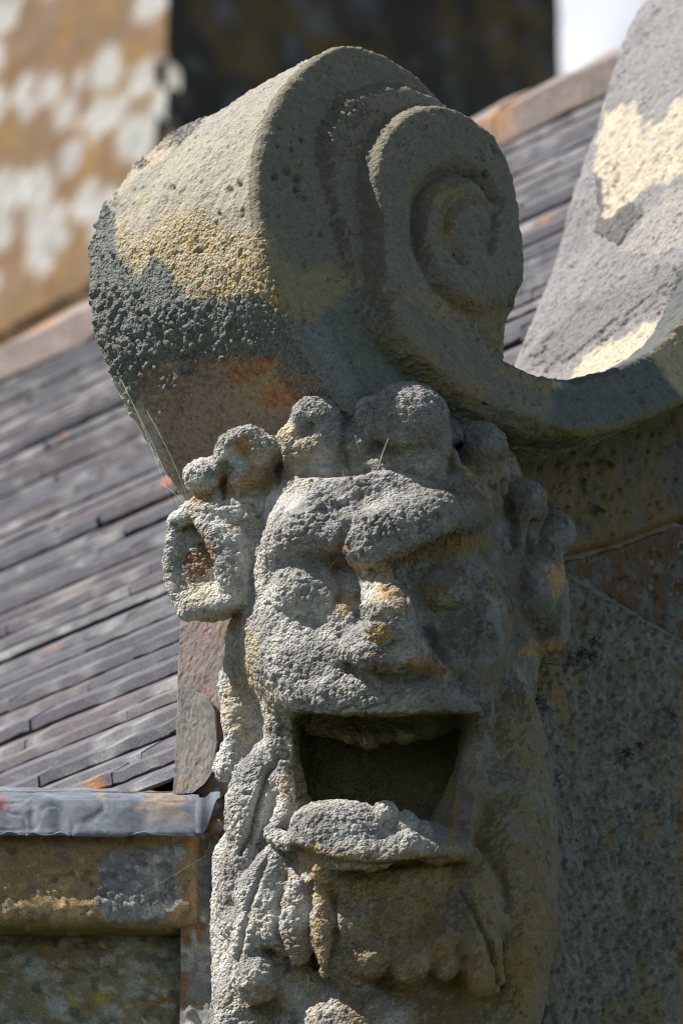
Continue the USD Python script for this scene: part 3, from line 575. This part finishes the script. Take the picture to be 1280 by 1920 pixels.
pit = np.clip(sst(.36, .5, sn(V, 14, 205, 3)), 0, 1); hgt -= 3 * pit
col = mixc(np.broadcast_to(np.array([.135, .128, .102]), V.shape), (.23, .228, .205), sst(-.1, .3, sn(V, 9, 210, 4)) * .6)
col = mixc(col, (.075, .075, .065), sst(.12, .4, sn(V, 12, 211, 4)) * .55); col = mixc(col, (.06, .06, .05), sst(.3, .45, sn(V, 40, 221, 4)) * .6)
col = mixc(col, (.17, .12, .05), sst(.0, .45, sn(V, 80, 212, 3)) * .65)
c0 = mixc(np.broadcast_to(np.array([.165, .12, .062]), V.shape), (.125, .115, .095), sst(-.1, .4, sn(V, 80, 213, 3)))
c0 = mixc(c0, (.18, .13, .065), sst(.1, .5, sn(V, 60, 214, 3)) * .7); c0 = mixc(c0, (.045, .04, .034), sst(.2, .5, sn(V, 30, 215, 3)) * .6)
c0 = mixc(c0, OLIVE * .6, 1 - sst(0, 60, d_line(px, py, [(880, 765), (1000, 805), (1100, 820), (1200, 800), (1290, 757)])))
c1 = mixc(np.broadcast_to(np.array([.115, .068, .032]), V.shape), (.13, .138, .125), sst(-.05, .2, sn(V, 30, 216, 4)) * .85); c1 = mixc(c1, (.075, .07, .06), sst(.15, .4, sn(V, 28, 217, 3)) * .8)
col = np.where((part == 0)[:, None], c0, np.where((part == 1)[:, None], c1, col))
col = mixc(col, OCHRE * .55, np.exp(-(dj1 / 11) ** 2) * (px > 900)); col = mixc(col, (.26, .155, .05), spot(px, py, V, 1010, 1260, 60, 70, 0, .5, .6, 40, 218) * .5); col = mixc(col, (.27, .15, .05), (1 - sst(1255, 1275, px + 20 * sn(V, 50, 219, 3)) < .5) * .4 * (py > 1250))
fd = below(jl1, px, py)
V = V + hgt[:, None] * NG
emit_parts(gable, V, quads_to_tris(F), part, ["ashlar", "ashlar", "ashlar"], MASONRY, col)
def boxmesh(lo, hi): 
    c = np.array([[x, y, z] for x in (lo[0], hi[0]) for y in (lo[1], hi[1]) for z in (lo[2], hi[2])], float)
    return c, np.array([[0, 1, 3, 2], [4, 6, 7, 5], [0, 4, 5, 1], [2, 3, 7, 6], [0, 2, 6, 4], [1, 5, 7, 3]])
cv, cf = boxmesh((wz(1010, 1300, C_WALL)[0], -(P0[2] / S) - 600, -THICK), (wz(1380, 1300, C_WALL)[0] + 4200, wz(1100, 790)[1] - 60, -14))
core_z0 = (-P0 / S) @ np.array([0, 0, 1.0])
cv[cv[:, 1] < -3000, 1] = core_z0 - O_S @ ZG
emit(gable, "wall_core", O_W + cv[:, :1] * WG + cv[:, 1:2] * ZG + cv[:, 2:3] * NG, cf, MASONRY, (.17, .16, .13))

# ------------------------------------------------------------------ slate roof
PHI = math.radians(50); ANR = math.radians(45.2)
MD = vec_from_world([-math.sin(ANR), -math.cos(ANR), 0])
DN = MD * math.cos(PHI) - ZG * math.sin(PHI)         # down the slope
NR = MD * math.sin(PHI) + ZG * math.cos(PHI)         # off the slope
EC = -vec_from_world([math.cos(ANR), -math.sin(ANR), 0])                                             # along the courses, away from the gable
roof = thing("slate_roof", "roof of thin grey slates in close courses below a stone ridge, behind the head", "roof")
B0 = at(330, 1500, -150); CR = NR @ B0
ridge_pt = hit(560.0, 456.0, NR, CR)
LEN = (ridge_pt - B0) @ (-DN)
GAUGE = 90.0; ncr = int(LEN / GAUGE) + 1
eoff = (B0 @ EC); e_start = eoff + (C_SCROLL - THICK + 4 - NG @ B0) / (NG @ EC)        # the rear face of the gable in EC
TH = 18.0
srng = np.random.default_rng(3)
for j in range(0, ncr):
    sl0 = j * GAUGE + srng.normal(0, 11); cth = TH * srng.uniform(.7, 1.45)
    base = B0 - DN * sl0 - EC * eoff
    e = e_start + srng.uniform(-260, 0)
    emax = 700 + (j + 1) * 130
    while e < emax:
        w = srng.uniform(380, 680); th = cth * srng.uniform(.92, 1.1); lift = srng.normal(0, 2.0); a0 = max(e, e_start)
        if e + w > e_start + 40:
            wv = e + w - 2 - a0; n = max(3, int(wv / 28)); xs = np.linspace(0, wv, n + 1); ju = srng.normal(0, 1.8, n + 1) + srng.normal(0, 4); jt = srng.normal(0, 1.0, n + 1)
            L = GAUGE * 2.1; skew = srng.normal(0, 3) / wv
            tail_h = TH * 2.0 + lift
            rows = []
            for (ds, hb, tp) in ((1.0, tail_h - TH * .3, 0), (-5.0, tail_h + th * .25, 1), (10.0, tail_h + th * .95, 1), (L * .5, tail_h * .5 + th * .9, 0), (L, th * .8, 0)):
                rows.append(base + (a0 + xs)[:, None] * EC - DN * (ds + (ju if ds < L * .4 else 0) * 1.0 + skew * xs * (ds < L * .4))[:, None] + NR * (hb + jt * tp)[:, None])
            Vs = np.vstack(rows); m = n + 1
            Fq = [[r_ * m + i, r_ * m + i + 1, (r_ + 1) * m + i + 1, (r_ + 1) * m + i] for r_ in range(4) for i in range(n)]
            Fq += [[4 * m, 3 * m, 2 * m, m], [5 * m - 1, 4 * m - 1, 3 * m - 1, 2 * m - 1]]
            tone = srng.uniform(.85, 1.18); hue = srng.random()
            base_c = (np.array([.066, .063, .078]) if hue < .6 else np.array([.075, .06, .067]) if hue < .85 else np.array([.046, .049, .064])) * tone
            cs = np.tile(base_c, (len(Vs), 1))
            lich = sst(.1, .4, sn(Vs, 70, 300, 3)); cs = mixc(cs, (.30, .295, .285), lich * .55); cs = mixc(cs, (.045, .042, .044), sst(.1, .4, sn(Vs * [1, 1, .6], 50, 303, 3)) * .6)
            orange = sst(.40, .5, sn(np.stack([Vs @ EC * .4, Vs @ DN, 0 * Vs[:, 0]], 1), 62, 305, 3)); cs = mixc(cs, (.36, .13, .03), orange * .9)
            vz = proj(Vs); fz = np.array(Fq)
            emit(roof, "slate", Vs, fz, SLATE, cs)
        e += w
# roof boarding beneath the slates
e0, e1 = e_start - 2, 5200
bd = np.array([B0 - EC * eoff + EC * e_ - DN * s_ - NR * 16 for e_, s_ in ((e0, 30), (e1, 30), (e1, LEN + 60), (e0, LEN + 60))])
bd2 = bd - NR * 60
emit(roof, "boarding", np.vstack([bd, bd2]), [[0, 1, 2, 3], [7, 6, 5, 4], [0, 4, 5, 1], [1, 5, 6, 2], [2, 6, 7, 3], [3, 7, 4, 0]], SLATE, (.05, .05, .055))
# ridge stones
rp = B0 - EC * eoff - DN * LEN
def ridge_stone(ea, eb, seed):
    """a saddle stone with a rounded top and a square lip over the slates"""
    rs = np.random.default_rng(seed)
    hz = -MD
    cs2 = [(-190, -150), (-196, -58), (-150, -18), (-40, 78), (30, 92), (100, 70), (220, -40), (240, -120), (120, -150)]   # (across away from us, up) from the ridge line
    cs2 = np.array(cs2) * 1.0
    xs = np.linspace(ea, eb, 9); rows = []
    for x in xs: rows.append(rp + EC * x + hz * cs2[:, :1] + ZG * (cs2[:, 1:] + 20) + rs.normal(0, 4, (len(cs2), 3)))
    Vr = np.vstack(rows); m = len(cs2)
    Fr = [[i * m + k, i * m + (k + 1) % m, (i + 1) * m + (k + 1) % m, (i + 1) * m + k] for i in range(8) for k in range(m)]
    cr = mixc(np.broadcast_to(np.array([.19, .155, .14]) * rs.uniform(.85, 1.15), Vr.shape), (.40, .19, .07), sst(.2, .4, sn(Vr, 110, 310, 3)) * .8)
    Fr = np.vstack([quads_to_tris(np.array(Fr)), [[0, k + 1, k] for k in range(1, m - 1)], [[8 * m, 8 * m + k, 8 * m + k + 1] for k in range(1, m - 1)]])
    emit(roof, "ridge_stone", Vr, Fr, FARSTONE, cr)
e = e_start; i = 0
while e < 4600:
    w = srng.uniform(640, 800); ridge_stone(e, e + w - 8, 320 + i); e += w; i += 1

# ------------------------------------------------------------------ tower behind
tower = thing("tower", "square stone tower behind the ridge, ochre on its sunlit side with white lichen discs", "tower")
NL = vec_from_world([-math.sin(ANG), -math.cos(ANG), 0])      # left face of the tower looks this way
TD = -12500.0
corner = at(313, 100, TD); far = at(1052, 100, TD - 900)
far_w = (far - corner) @ WG
WT = hit(1050.0, 80.0, NG, NG @ corner); wt = (WT - corner) @ WG
z_top = 3300.0; z_bot = (-P0[2] / S) - corner @ ZG
lw = 1750.0
courses = np.arange(-900, z_top, 430.0)
trng = np.random.default_rng(11)
def block(o, ax, nrm, a0, a1, z0, z1, seed, tint, lit):
    """one rough-faced tower stone with its edges rounded off"""
    n1, n2 = max(3, int((a1 - a0) / 40)), max(3, int((z1 - z0) / 40))
    A, Z = np.meshgrid(np.linspace(a0 + 2, a1 - 2, n1), np.linspace(z0 + 2, z1 - 2, n2), indexing="ij")
    Pt = o + A[..., None] * ax + Z[..., None] * ZG
    ed = np.minimum(np.minimum(A - a0, a1 - A), np.minimum(Z - z0, z1 - Z))
    h = 14 * sn(Pt, 130, 400, 3) - 2
    Vb = (Pt + h[..., None] * nrm).reshape(-1, 3)
    I = (np.arange(n1 - 1)[:, None] * n2 + np.arange(n2 - 1)[None]).ravel(); Fb = np.stack([I, I + n2, I + n2 + 1, I + 1], 1)
    Nb = normals(Vb, quads_to_tris(Fb)); sg = np.sign(np.mean(Nb @ nrm)); Nb = Nb * sg
    ring = np.concatenate([np.arange(n1) * n2, (n1 - 1) * n2 + np.arange(1, n2), np.arange(n1 - 2, -1, -1) * n2 + n2 - 1, np.arange(n2 - 2, 0, -1)])
    k = len(Vb); Vb = np.vstack([Vb, Vb[ring] - nrm * 70]); m = len(ring)
    Fb = np.vstack([Fb, [[ring[i], k + i, k + (i + 1) % m, ring[(i + 1) % m]] for i in range(m)]])
    c = np.broadcast_to(tint, Vb.shape)
    c = mixc(c, (.235, .14, .035), sst(0, .45, sn(Vb, 210, 401, 3)) * .75); c = mixc(c, (.15, .11, .085), sst(.1, .45, sn(Vb, 120, 402, 3)) * .6)
    return Vb, Fb if sg > 0 else Fb[:, ::-1], c, np.vstack([Nb, Nb[ring]])
disc = trng.uniform(0, 1, (120, 2)) * [lw, 3000] + [-lw, -700]; drad = trng.uniform(36, 135, 120)
for ci in range(len(courses) - 1):
    z0, z1 = courses[ci], courses[ci + 1]
    for face_i in (0, 1):
        x = 0.0; lim = lw if face_i == 0 else wt
        while x < lim - 1:
            w = min(trng.uniform(520, 900), lim - x); w = lim - x if lim - x - w < 160 else w
            tint = np.array([.175, .105, .05]) * trng.uniform(.9, 1.1) if face_i == 0 else np.array([.062, .05, .036]) * trng.uniform(.8, 1.15)  # unlit face gets a darker tint, shade put into its colour
            if face_i == 0:
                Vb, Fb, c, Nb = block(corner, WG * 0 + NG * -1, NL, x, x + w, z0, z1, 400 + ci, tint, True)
                q = np.stack([(Vb - corner) @ NG, (Vb - corner) @ ZG], 1)
                dd, ii = cKDTree(disc).query(q); rr = drad[ii] * (1 + .35 * sn(Vb, 40, 403, 3))
                md = 1 - sst(.8, 1.05, dd / rr); c = mixc(c, (.40, .395, .38), md * .95); c = mixc(c, (.24, .24, .24), (1 - sst(.2, .45, dd / rr)) * (drad[ii] > 70) * .8)
            else:
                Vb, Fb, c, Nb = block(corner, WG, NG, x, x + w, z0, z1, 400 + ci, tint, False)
                c = c * .6; c = mixc(c, (.12, .125, .12), sst(.12, .4, sn(Vb, 130, 404, 3)) * .7)  # painted shade of the unlit face deepened, then grey mottling
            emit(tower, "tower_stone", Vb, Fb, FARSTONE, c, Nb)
            x += w
cv, cf = boxmesh((-lw, z_bot, -wt), (0, z_top, 0))
tc = corner + (cv[:, :1] + 0) * NG * 1.0 + cv[:, 1:2] * ZG + (-cv[:, 2:3]) * WG
ins = np.array([[-8, 0, 0]])
cvv = cv.copy(); cvv[:, 0] = np.where(cv[:, 0] == 0, -30, -lw + 5); cvv[:, 2] = np.where(cv[:, 2] == 0, -30, -wt + 5)
tc = corner + cvv[:, :1] * NG + cvv[:, 1:2] * ZG - cvv[:, 2:3] * WG
emit(tower, "mortar_core", tc, cf, FARSTONE, (.16, .10, .05))

# ------------------------------------------------------------------ low wall with moulded cornice at lower left
low = thing("eaves_wall", "shaded low wall with a moulded cornice, blotched green and ochre, under the lead strip at lower left", "wall")
def prof_sheet(prof, x0, x1, step, seed, amp, name, colf, parent, matl, xend=True, label=None, round_end=0):
    """a moulding run along x: prof in (toward us, up) working units"""
    p = np.asarray(prof, float); seg = np.linalg.norm(np.diff(p, axis=0), axis=1); cum = np.concatenate([[0], np.cumsum(seg)])
    u = np.linspace(0, cum[-1], int(cum[-1] / step) + 2); pp = np.stack([np.interp(u, cum, p[:, 0]), np.interp(u, cum, p[:, 1])], 1)
    xs = np.arange(x0, x1 + step, step)
    A = np.broadcast_to(xs[:, None], (len(xs), len(u))); fw = np.broadcast_to(pp[None, :, 0], A.shape).copy(); up = np.broadcast_to(pp[None, :, 1], A.shape).copy()
    if round_end:
        q = np.clip((A - (x1 - round_end)) / round_end, 0, 1); drop = round_end * (1 - np.sqrt(np.clip(1 - q ** 2, 0, 1)))
        fw -= drop
    O = P0 * 0
    Vm = (A[..., None] * XG - fw[..., None] * YG + up[..., None] * ZG).reshape(-1, 3)
    n2 = len(u); I = (np.arange(len(xs) - 1)[:, None] * n2 + np.arange(n2 - 1)[None]).ravel(); Fm = np.stack([I, I + 1, I + n2 + 1, I + n2], 1)
    Nm = normals(Vm, quads_to_tris(Fm)); h, c = colf(Vm, Nm, *proj(Vm))
    Vm = Vm + Nm * h[:, None]
    m = len(Vm)
    return emit(parent, name, Vm, quads_to_tris(Fm), matl, c, normals(Vm, quads_to_tris(Fm)), label=label)
def yz(px_, py_, t):  # (toward us, up) of an image point at depth t
    q = at(px_, py_, t); return np.array([-(q @ YG), q @ ZG])
cy = yz(200, 1556, 0)
def fr(py_, f):  # point of the moulding at picture height py_, f toward us from the wall plane
    # along the vertical wall: world y fixed
    f0 = cy[0] + f; u_ = 960 - py_
    k = (1 - 0)                      # small depth: solve toward-us = -(r*XGy..): t from f0
    t = (f0 - u_ * (-(np.array([0, 1, 0]) @ YG))) / (-(np.array([0, 0, 1]) @ YG))
    q = np.array([0, u_ * (D - t) / D, t]); return (-(q @ YG), q @ ZG)
corn = [fr(1530, -160), fr(1540, 0), fr(1600, 2), fr(1660, 0), fr(1700, -3), fr(1722, -12), fr(1740, -32), fr(1752, -60), fr(1756, -130)]
def cornice_look(Vm, Nm, px, py):
    c = mixc(np.broadcast_to(np.array([.34, .235, .125]), Vm.shape), (.24, .18, .13), sst(-.1, .3, sn(Vm, 60, 501, 3)))
    c = mixc(c, (.44, .30, .14), sst(.05, .35, sn(Vm, 18, 502, 4)) * .7); c = mixc(c, (.09, .07, .05), sst(.15, .4, sn(Vm, 20, 511, 4)) * .6)
    lp = patch(px, py, Vm, [(185, 1640), (200, 1600), (260, 1595), (330, 1580), (345, 1600), (330, 1640), (345, 1690), (300, 1735), (200, 1728), (184, 1690)], 5, 12, 24, 503)
    c = mixc(c, (.25, .255, .25), lp); c = mixc(c, (.42, .42, .40), lp * sst(.1, .3, sn(Vm, 16, 504, 3)) * .8); c = mixc(c, (.10, .10, .10), lp * sst(.05, .3, sn(Vm, 18, 505, 3)) * .6)
    bl_ = patch(px, py, Vm, [(0, 1640), (100, 1620), (190, 1640), (190, 1710), (0, 1720)], 12, 24, 22, 506); c = mixc(c, (.45, .32, .15), bl_ * sst(.05, .25, sn(Vm, 15, 507, 3)))
    c = mixc(c, OLIVE * .7, sst(1715, 1745, py))
    return 6 * sn(Vm, 90, 508, 3) + 5 * sn(Vm, 22, 509, 4) + blobs(Vm, Nm, 2.5, 7, .11, .95, 510, np.clip(lp + .9 * bl_ * sst(.0, .2, sn(Vm, 15, 507, 3)) + .08, 0, 1)), c
prof_sheet(corn, at(-160, 0)[0], at(374, 0)[0], 4.5, 1, 1, "cornice", cornice_look, low, MASONRY, round_end=26)
def wall_look(Vm, Nm, px, py):
    c = mixc(np.broadcast_to(np.array([.25, .22, .13]), Vm.shape), (.36, .37, .32), sst(-.05, .25, sn(Vm, 36, 521, 6)) * .8)
    c = mixc(c, (.27, .16, .06), sst(.1, .35, sn(Vm, 44, 522, 6)) * .7); c = mixc(c, (.10, .10, .075), sst(.08, .3, sn(Vm, 18, 523, 5)) * .7); c = mixc(c, (.44, .44, .40), sst(.2, .36, sn(Vm, 16, 530, 4)) * .7)
    c = mixc(c, (.40, .30, .05), np.maximum(spot(px, py, Vm, 195, 1870, 20, 12, 0, .4, .8, 18, 524), spot(px, py, Vm, 140, 1880, 10, 8, 0, .4, .8, 18, 525)) * .8)
    rt = sst(330, 390, px + 20 * sn(Vm, 40, 526, 3)); c = mixc(c, (.27, .27, .26), rt * .8)
    return 8 * sn(Vm, 100, 527, 3) + 7 * sn(Vm, 20, 528, 4) + blobs(Vm, Nm, 4, 9, .06, .8, 529, np.clip(.2 + .6 * rt, 0, 1)), c
prof_sheet([fr(1720, -118), fr(1780, -100), fr(1960, -86), fr(2100, -86)], at(-160, 0)[0], at(420, 0)[0], 5, 1, 1, "wall_face", wall_look, low, MASONRY)
def mortar_look(Vm, Nm, px, py):
    c = mixc(np.broadcast_to(np.array([.23, .23, .225]), Vm.shape), (.22, .13, .07), sst(.0, .3, sn(Vm, 40, 541, 3))); c = mixc(c, (.38, .38, .37), sst(.05, .3, sn(Vm, 20, 542, 3)) * .7)
    return 9 * sn(Vm, 40, 543, 3) + blobs(Vm, Nm, 5, 12, .05, .9, 544, np.full(len(Vm), .8)), c
prof_sheet([fr(1500, -40), fr(1600, -22), fr(1740, -30), fr(1800, -60), fr(2000, -60)], at(340, 0)[0], at(430, 0)[0], 4.5, 1, 1, "mortar_joint", mortar_look, low, MASONRY, label="grey lichened mortar strip between cornice and carved head")
f0 = cy[0]
bx = np.array([[x, f, z] for x in (at(-2600, 0)[0], at(470, 0)[0]) for f in (f0 - 620, f0 - 112) for z in (-(P0[2] / S), fr(1500, -150)[1])], float)
emit(low, "wall_core", bx[:, :1] * XG - bx[:, 1:2] * YG + bx[:, 2:3] * ZG, np.array([[0, 1, 3, 2], [4, 6, 7, 5], [0, 4, 5, 1], [2, 3, 7, 6], [0, 2, 6, 4], [1, 5, 7, 3]]), MASONRY, (.2, .17, .11))

# ------------------------------------------------------------------ lead capping
lead = thing("lead_flashing", "dented blue-grey lead strip capping the low wall, its right end turned up against the head", "flashing")
def lead_look(Vm, Nm, px, py):
    c = mixc(np.broadcast_to(np.array([.105, .12, .15]), Vm.shape), (.175, .19, .22), sst(-.1, .4, sn(Vm, 60, 601, 3)) * .8)
    c = mixc(c, (.26, .19, .12), np.maximum(spot(px, py, Vm, 310, 1510, 42, 26, 10, .4, .7, 26, 602), spot(px, py, Vm, 188, 1493, 9, 12, 0, .4, .7, 18, 603) * .8) * .8); c = mixc(c, (.20, .09, .09), spot(px, py, Vm, 4, 1505, 10, 16, 0, .4, .7, 18, 604))
    h = 7 * sn(Vm * [1, .8, 1], 64, 605, 4) - 3 * (1 - sst(0, .05, np.abs(sn(Vm * [1, .5, 1], 70, 609, 2)))) + 1.6 * sn(Vm, 26, 606, 2)
    for x, w in ((18, 18), (62, 9), (112, 14), (268, 22)): h -= 7 * np.exp(-((px - x) / w) ** 2) * sst(1490, 1530, py)
    return h * .9, c
lp_ = [fr(1478, -230), fr(1490, -60), fr(1492, 2), fr(1500, 18), fr(1515, 26), fr(1540, 31), fr(1560, 37), fr(1570, 35), fr(1568, 27)]
prof_sheet(lp_, at(-160, 0)[0], at(372, 0)[0], 4.0, 1, 1, "lead_strip", lead_look, lead, LEAD)
# turned-up end
ts = np.linspace(0, 1, 22); us = np.linspace(0, 1, 16); Pf = []
for t_ in ts:
    for q in us:
        x = 366 + 34 * t_ + 12 * t_ ** 3
        top = 1500 - 22 * sst(.45, 1, t_) - 4; bot = 1562 - 66 * sst(.35, 1, t_) ** 1.6
        y = top + (bot - top) * q; t3 = -2 + 40 * math.sin(math.pi * min(1, q * .8)) * (1 - t_ * .3) + 16 * sst(.6, 1, t_) - 10 * t_
        y0 = fr(y, 14 + 18 * q + 10 * math.sin(3 * q) * (1 - t_) + 6 * math.sin(5 * t_))
        Pf.append(at(x, 0)[0] * XG - y0[0] * YG + y0[1] * ZG + XG * 0)
Pf = np.array(Pf); n2 = len(us); I = (np.arange(len(ts) - 1)[:, None] * n2 + np.arange(n2 - 1)[None]).ravel(); Ff = np.stack([I, I + 1, I + n2 + 1, I + n2], 1)
Nf = normals(Pf, quads_to_tris(Ff)); h, c = lead_look(Pf, Nf, *proj(Pf))
emit(lead, "turned_up_end", Pf + Nf * (.35 * h)[:, None], quads_to_tris(Ff), LEAD, c, Nf)

# ------------------------------------------------------------------ upright slates beside the head
def slab(name, poly, t, th, col_a, col_b, seed, label, tilt=0.0):
    import trimesh
    from shapely.geometry import Polygon
    pl = np.array(poly, float)
    v = trimesh.creation.extrude_polygon(Polygon([(x, -y) for x, y in pl]), th, engine="earcut")
    v = v.subdivide_to_size(9)
    q = np.array(v.vertices); base = np.array([at(x, -y, t) for x, y in q[:, :2]])
    depth = (q[:, 2] - th)[:, None] * np.array([.0, .0, 1.0])
    Vm = base + depth + np.stack([0 * q[:, 0], 0 * q[:, 0], tilt * (q[:, 0] - pl[:, 0].mean())], 1)
    Fm = np.array(v.faces); Nm = normals(Vm, Fm); px, py = proj(Vm)
    Vm = Vm + Nm * (3 * sn(Vm, 40, seed, 3) + 1.6 * sn(Vm, 8, seed + 1, 2))[:, None]
    c = mixc(np.broadcast_to(np.array(col_a), Vm.shape), col_b, sst(-.1, .4, sn(Vm, 60, seed + 2, 3))); c = mixc(c, (.30, .21, .13), sst(.25, .5, sn(Vm, 40, seed + 3, 3)) * .7)
    p = emit("/World", name, Vm, Fm, STONE, c, None)
    return tag(p, label, "slate slab")
slab("verge_slate", [(338, 1130), (440, 1130), (470, 1300), (440, 1470), (410, 1500), (326, 1500), (330, 1330)], -60, 60, (.24, .20, .19), (.30, .215, .20), 701, "tall reddish slate upright under the ear, partly hidden by a greyer piece", tilt=1.0)
slab("verge_slate", [(340, 1285), (365, 1298), (392, 1308), (404, 1335), (407, 1390), (401, 1440), (385, 1470), (360, 1488), (322, 1492), (330, 1350)], -40, 34, (.19, .178, .172), (.235, .215, .20), 711, "dark grey slate piece with cracked curved edge standing on the lead end", tilt=1.0)

# ------------------------------------------------------------------ cobweb threads, stalks and lichen tufts
def tubes(lines, rad):
    Vt_, Ft_ = [], []
    for ln in lines:
        p = np.asarray(ln, float); t = np.gradient(p, axis=0); t /= np.linalg.norm(t, axis=1, keepdims=True) + 1e-9
        a = np.cross(t, [.3, .2, .93]); a /= np.linalg.norm(a, axis=1, keepdims=True) + 1e-9; b = np.cross(t, a); k = len(Vt_) and sum(len(x) for x in Vt_)
        taper = np.linspace(1, .55, len(p))[:, None] * rad
        ring = np.stack([p + taper * (math.cos(q) * a + math.sin(q) * b) for q in (0, 2.094, 4.189)], 1).reshape(-1, 3)
        Vt_.append(ring); n = len(p)
        Ft_.append(np.array([[k + i * 3 + j, k + i * 3 + (j + 1) % 3, k + (i + 1) * 3 + (j + 1) % 3, k + (i + 1) * 3 + j] for i in range(n - 1) for j in range(3)]))
    return np.vstack(Vt_), np.vstack(Ft_)
web = thing("cobweb", "fine cobweb threads hanging from the scroll's lower left edge to the ear", "cobweb")
for x0, y0, x1, y1, t0, t1 in ((225, 710, 335, 950, -150, 40), (228, 712, 322, 948, -150, 40), (275, 770, 352, 935, -120, 40), (300, 905, 345, 945, -40, 40)):
    s_ = np.linspace(0, 1, 12); ln = np.array([at(x0 + (x1 - x0) * q + 5 * math.sin(math.pi * q), y0 + (y1 - y0) * q, t0 + (t1 - t0) * q) for q in s_])
    Vq, Fq = tubes([ln], .15); emit(web, "thread", Vq, Fq, PLAIN, (.8, .8, .8))
web2 = thing("cobweb", "single fine cobweb thread slanting across the cornice to the carved head", "cobweb")
Vq, Fq = tubes([np.array([at(185 + 225 * q, 1712 - 122 * q + 6 * math.sin(3.14 * q), 60) for q in np.linspace(0, 1, 10)])], .3); emit(web2, "thread", Vq, Fq, PLAIN, (.7, .68, .6))
for x0, y0, x1, y1, t0, lab in ((708, 880, 728, 822, 185, "thin pale dry stalk lying below the biggest curl"), (600, 1092, 640, 1040, 190, "thin pale dry stalk lying across the sunlit eye")):
    ln = np.array([at(x0 + (x1 - x0) * q, y0 + (y1 - y0) * q - 4 * math.sin(math.pi * q), t0 + 14 * q) for q in np.linspace(0, 1, 8)])
    Vq, Fq = tubes([ln], 1.1); tag(emit("/World", "dry_stalk", Vq, Fq, PLAIN, (.50, .47, .33)), lab, "stalk")
lines = []; tr = np.random.default_rng(21)
for x, y, sz in ((1015, 1322, 16), (998, 1312, 14), (1090, 1225, 12), (1105, 1230, 9), (1000, 1380, 10), (945, 1460, 15), (962, 1530, 12), (885, 1520, 12), (1030, 1000, 10), (995, 1605, 14), (1000, 1680, 18), (1010, 1760, 14), (985, 1850, 14), (1175, 1410, 12), (1200, 1395, 9), (845, 1690, 16), (1110, 1200, 9), (935, 1465, 10), (975, 1440, 9), (1260, 1340, 9), (1120, 955, 10), (1040, 1460, 10)):
    Pw = hit(float(x), float(y), NG, C_WALL + 24) if x > 985 else at(x, y, 150 if x < 900 else 84)
    for _ in range(26):
        dr = tr.normal(0, 1, 3); dr = dr / np.linalg.norm(dr) + np.array([.1, -.25, .5]); bend = tr.normal(0, .5, 3); st_ = Pw + tr.normal(0, sz * .35, 3) * [1, 1, .3]
        lines.append(np.array([st_ + sz * (dr * q + bend * q * q) for q in np.linspace(0, 1, 5)]))
Vq, Fq = tubes(lines, 1.5)
tag(emit("/World", "lichen_tufts", Vq, Fq, PLAIN, (.085, .095, .08)), "dark wiry lichen tufts growing on the shaded stone", "lichen", kind="stuff")
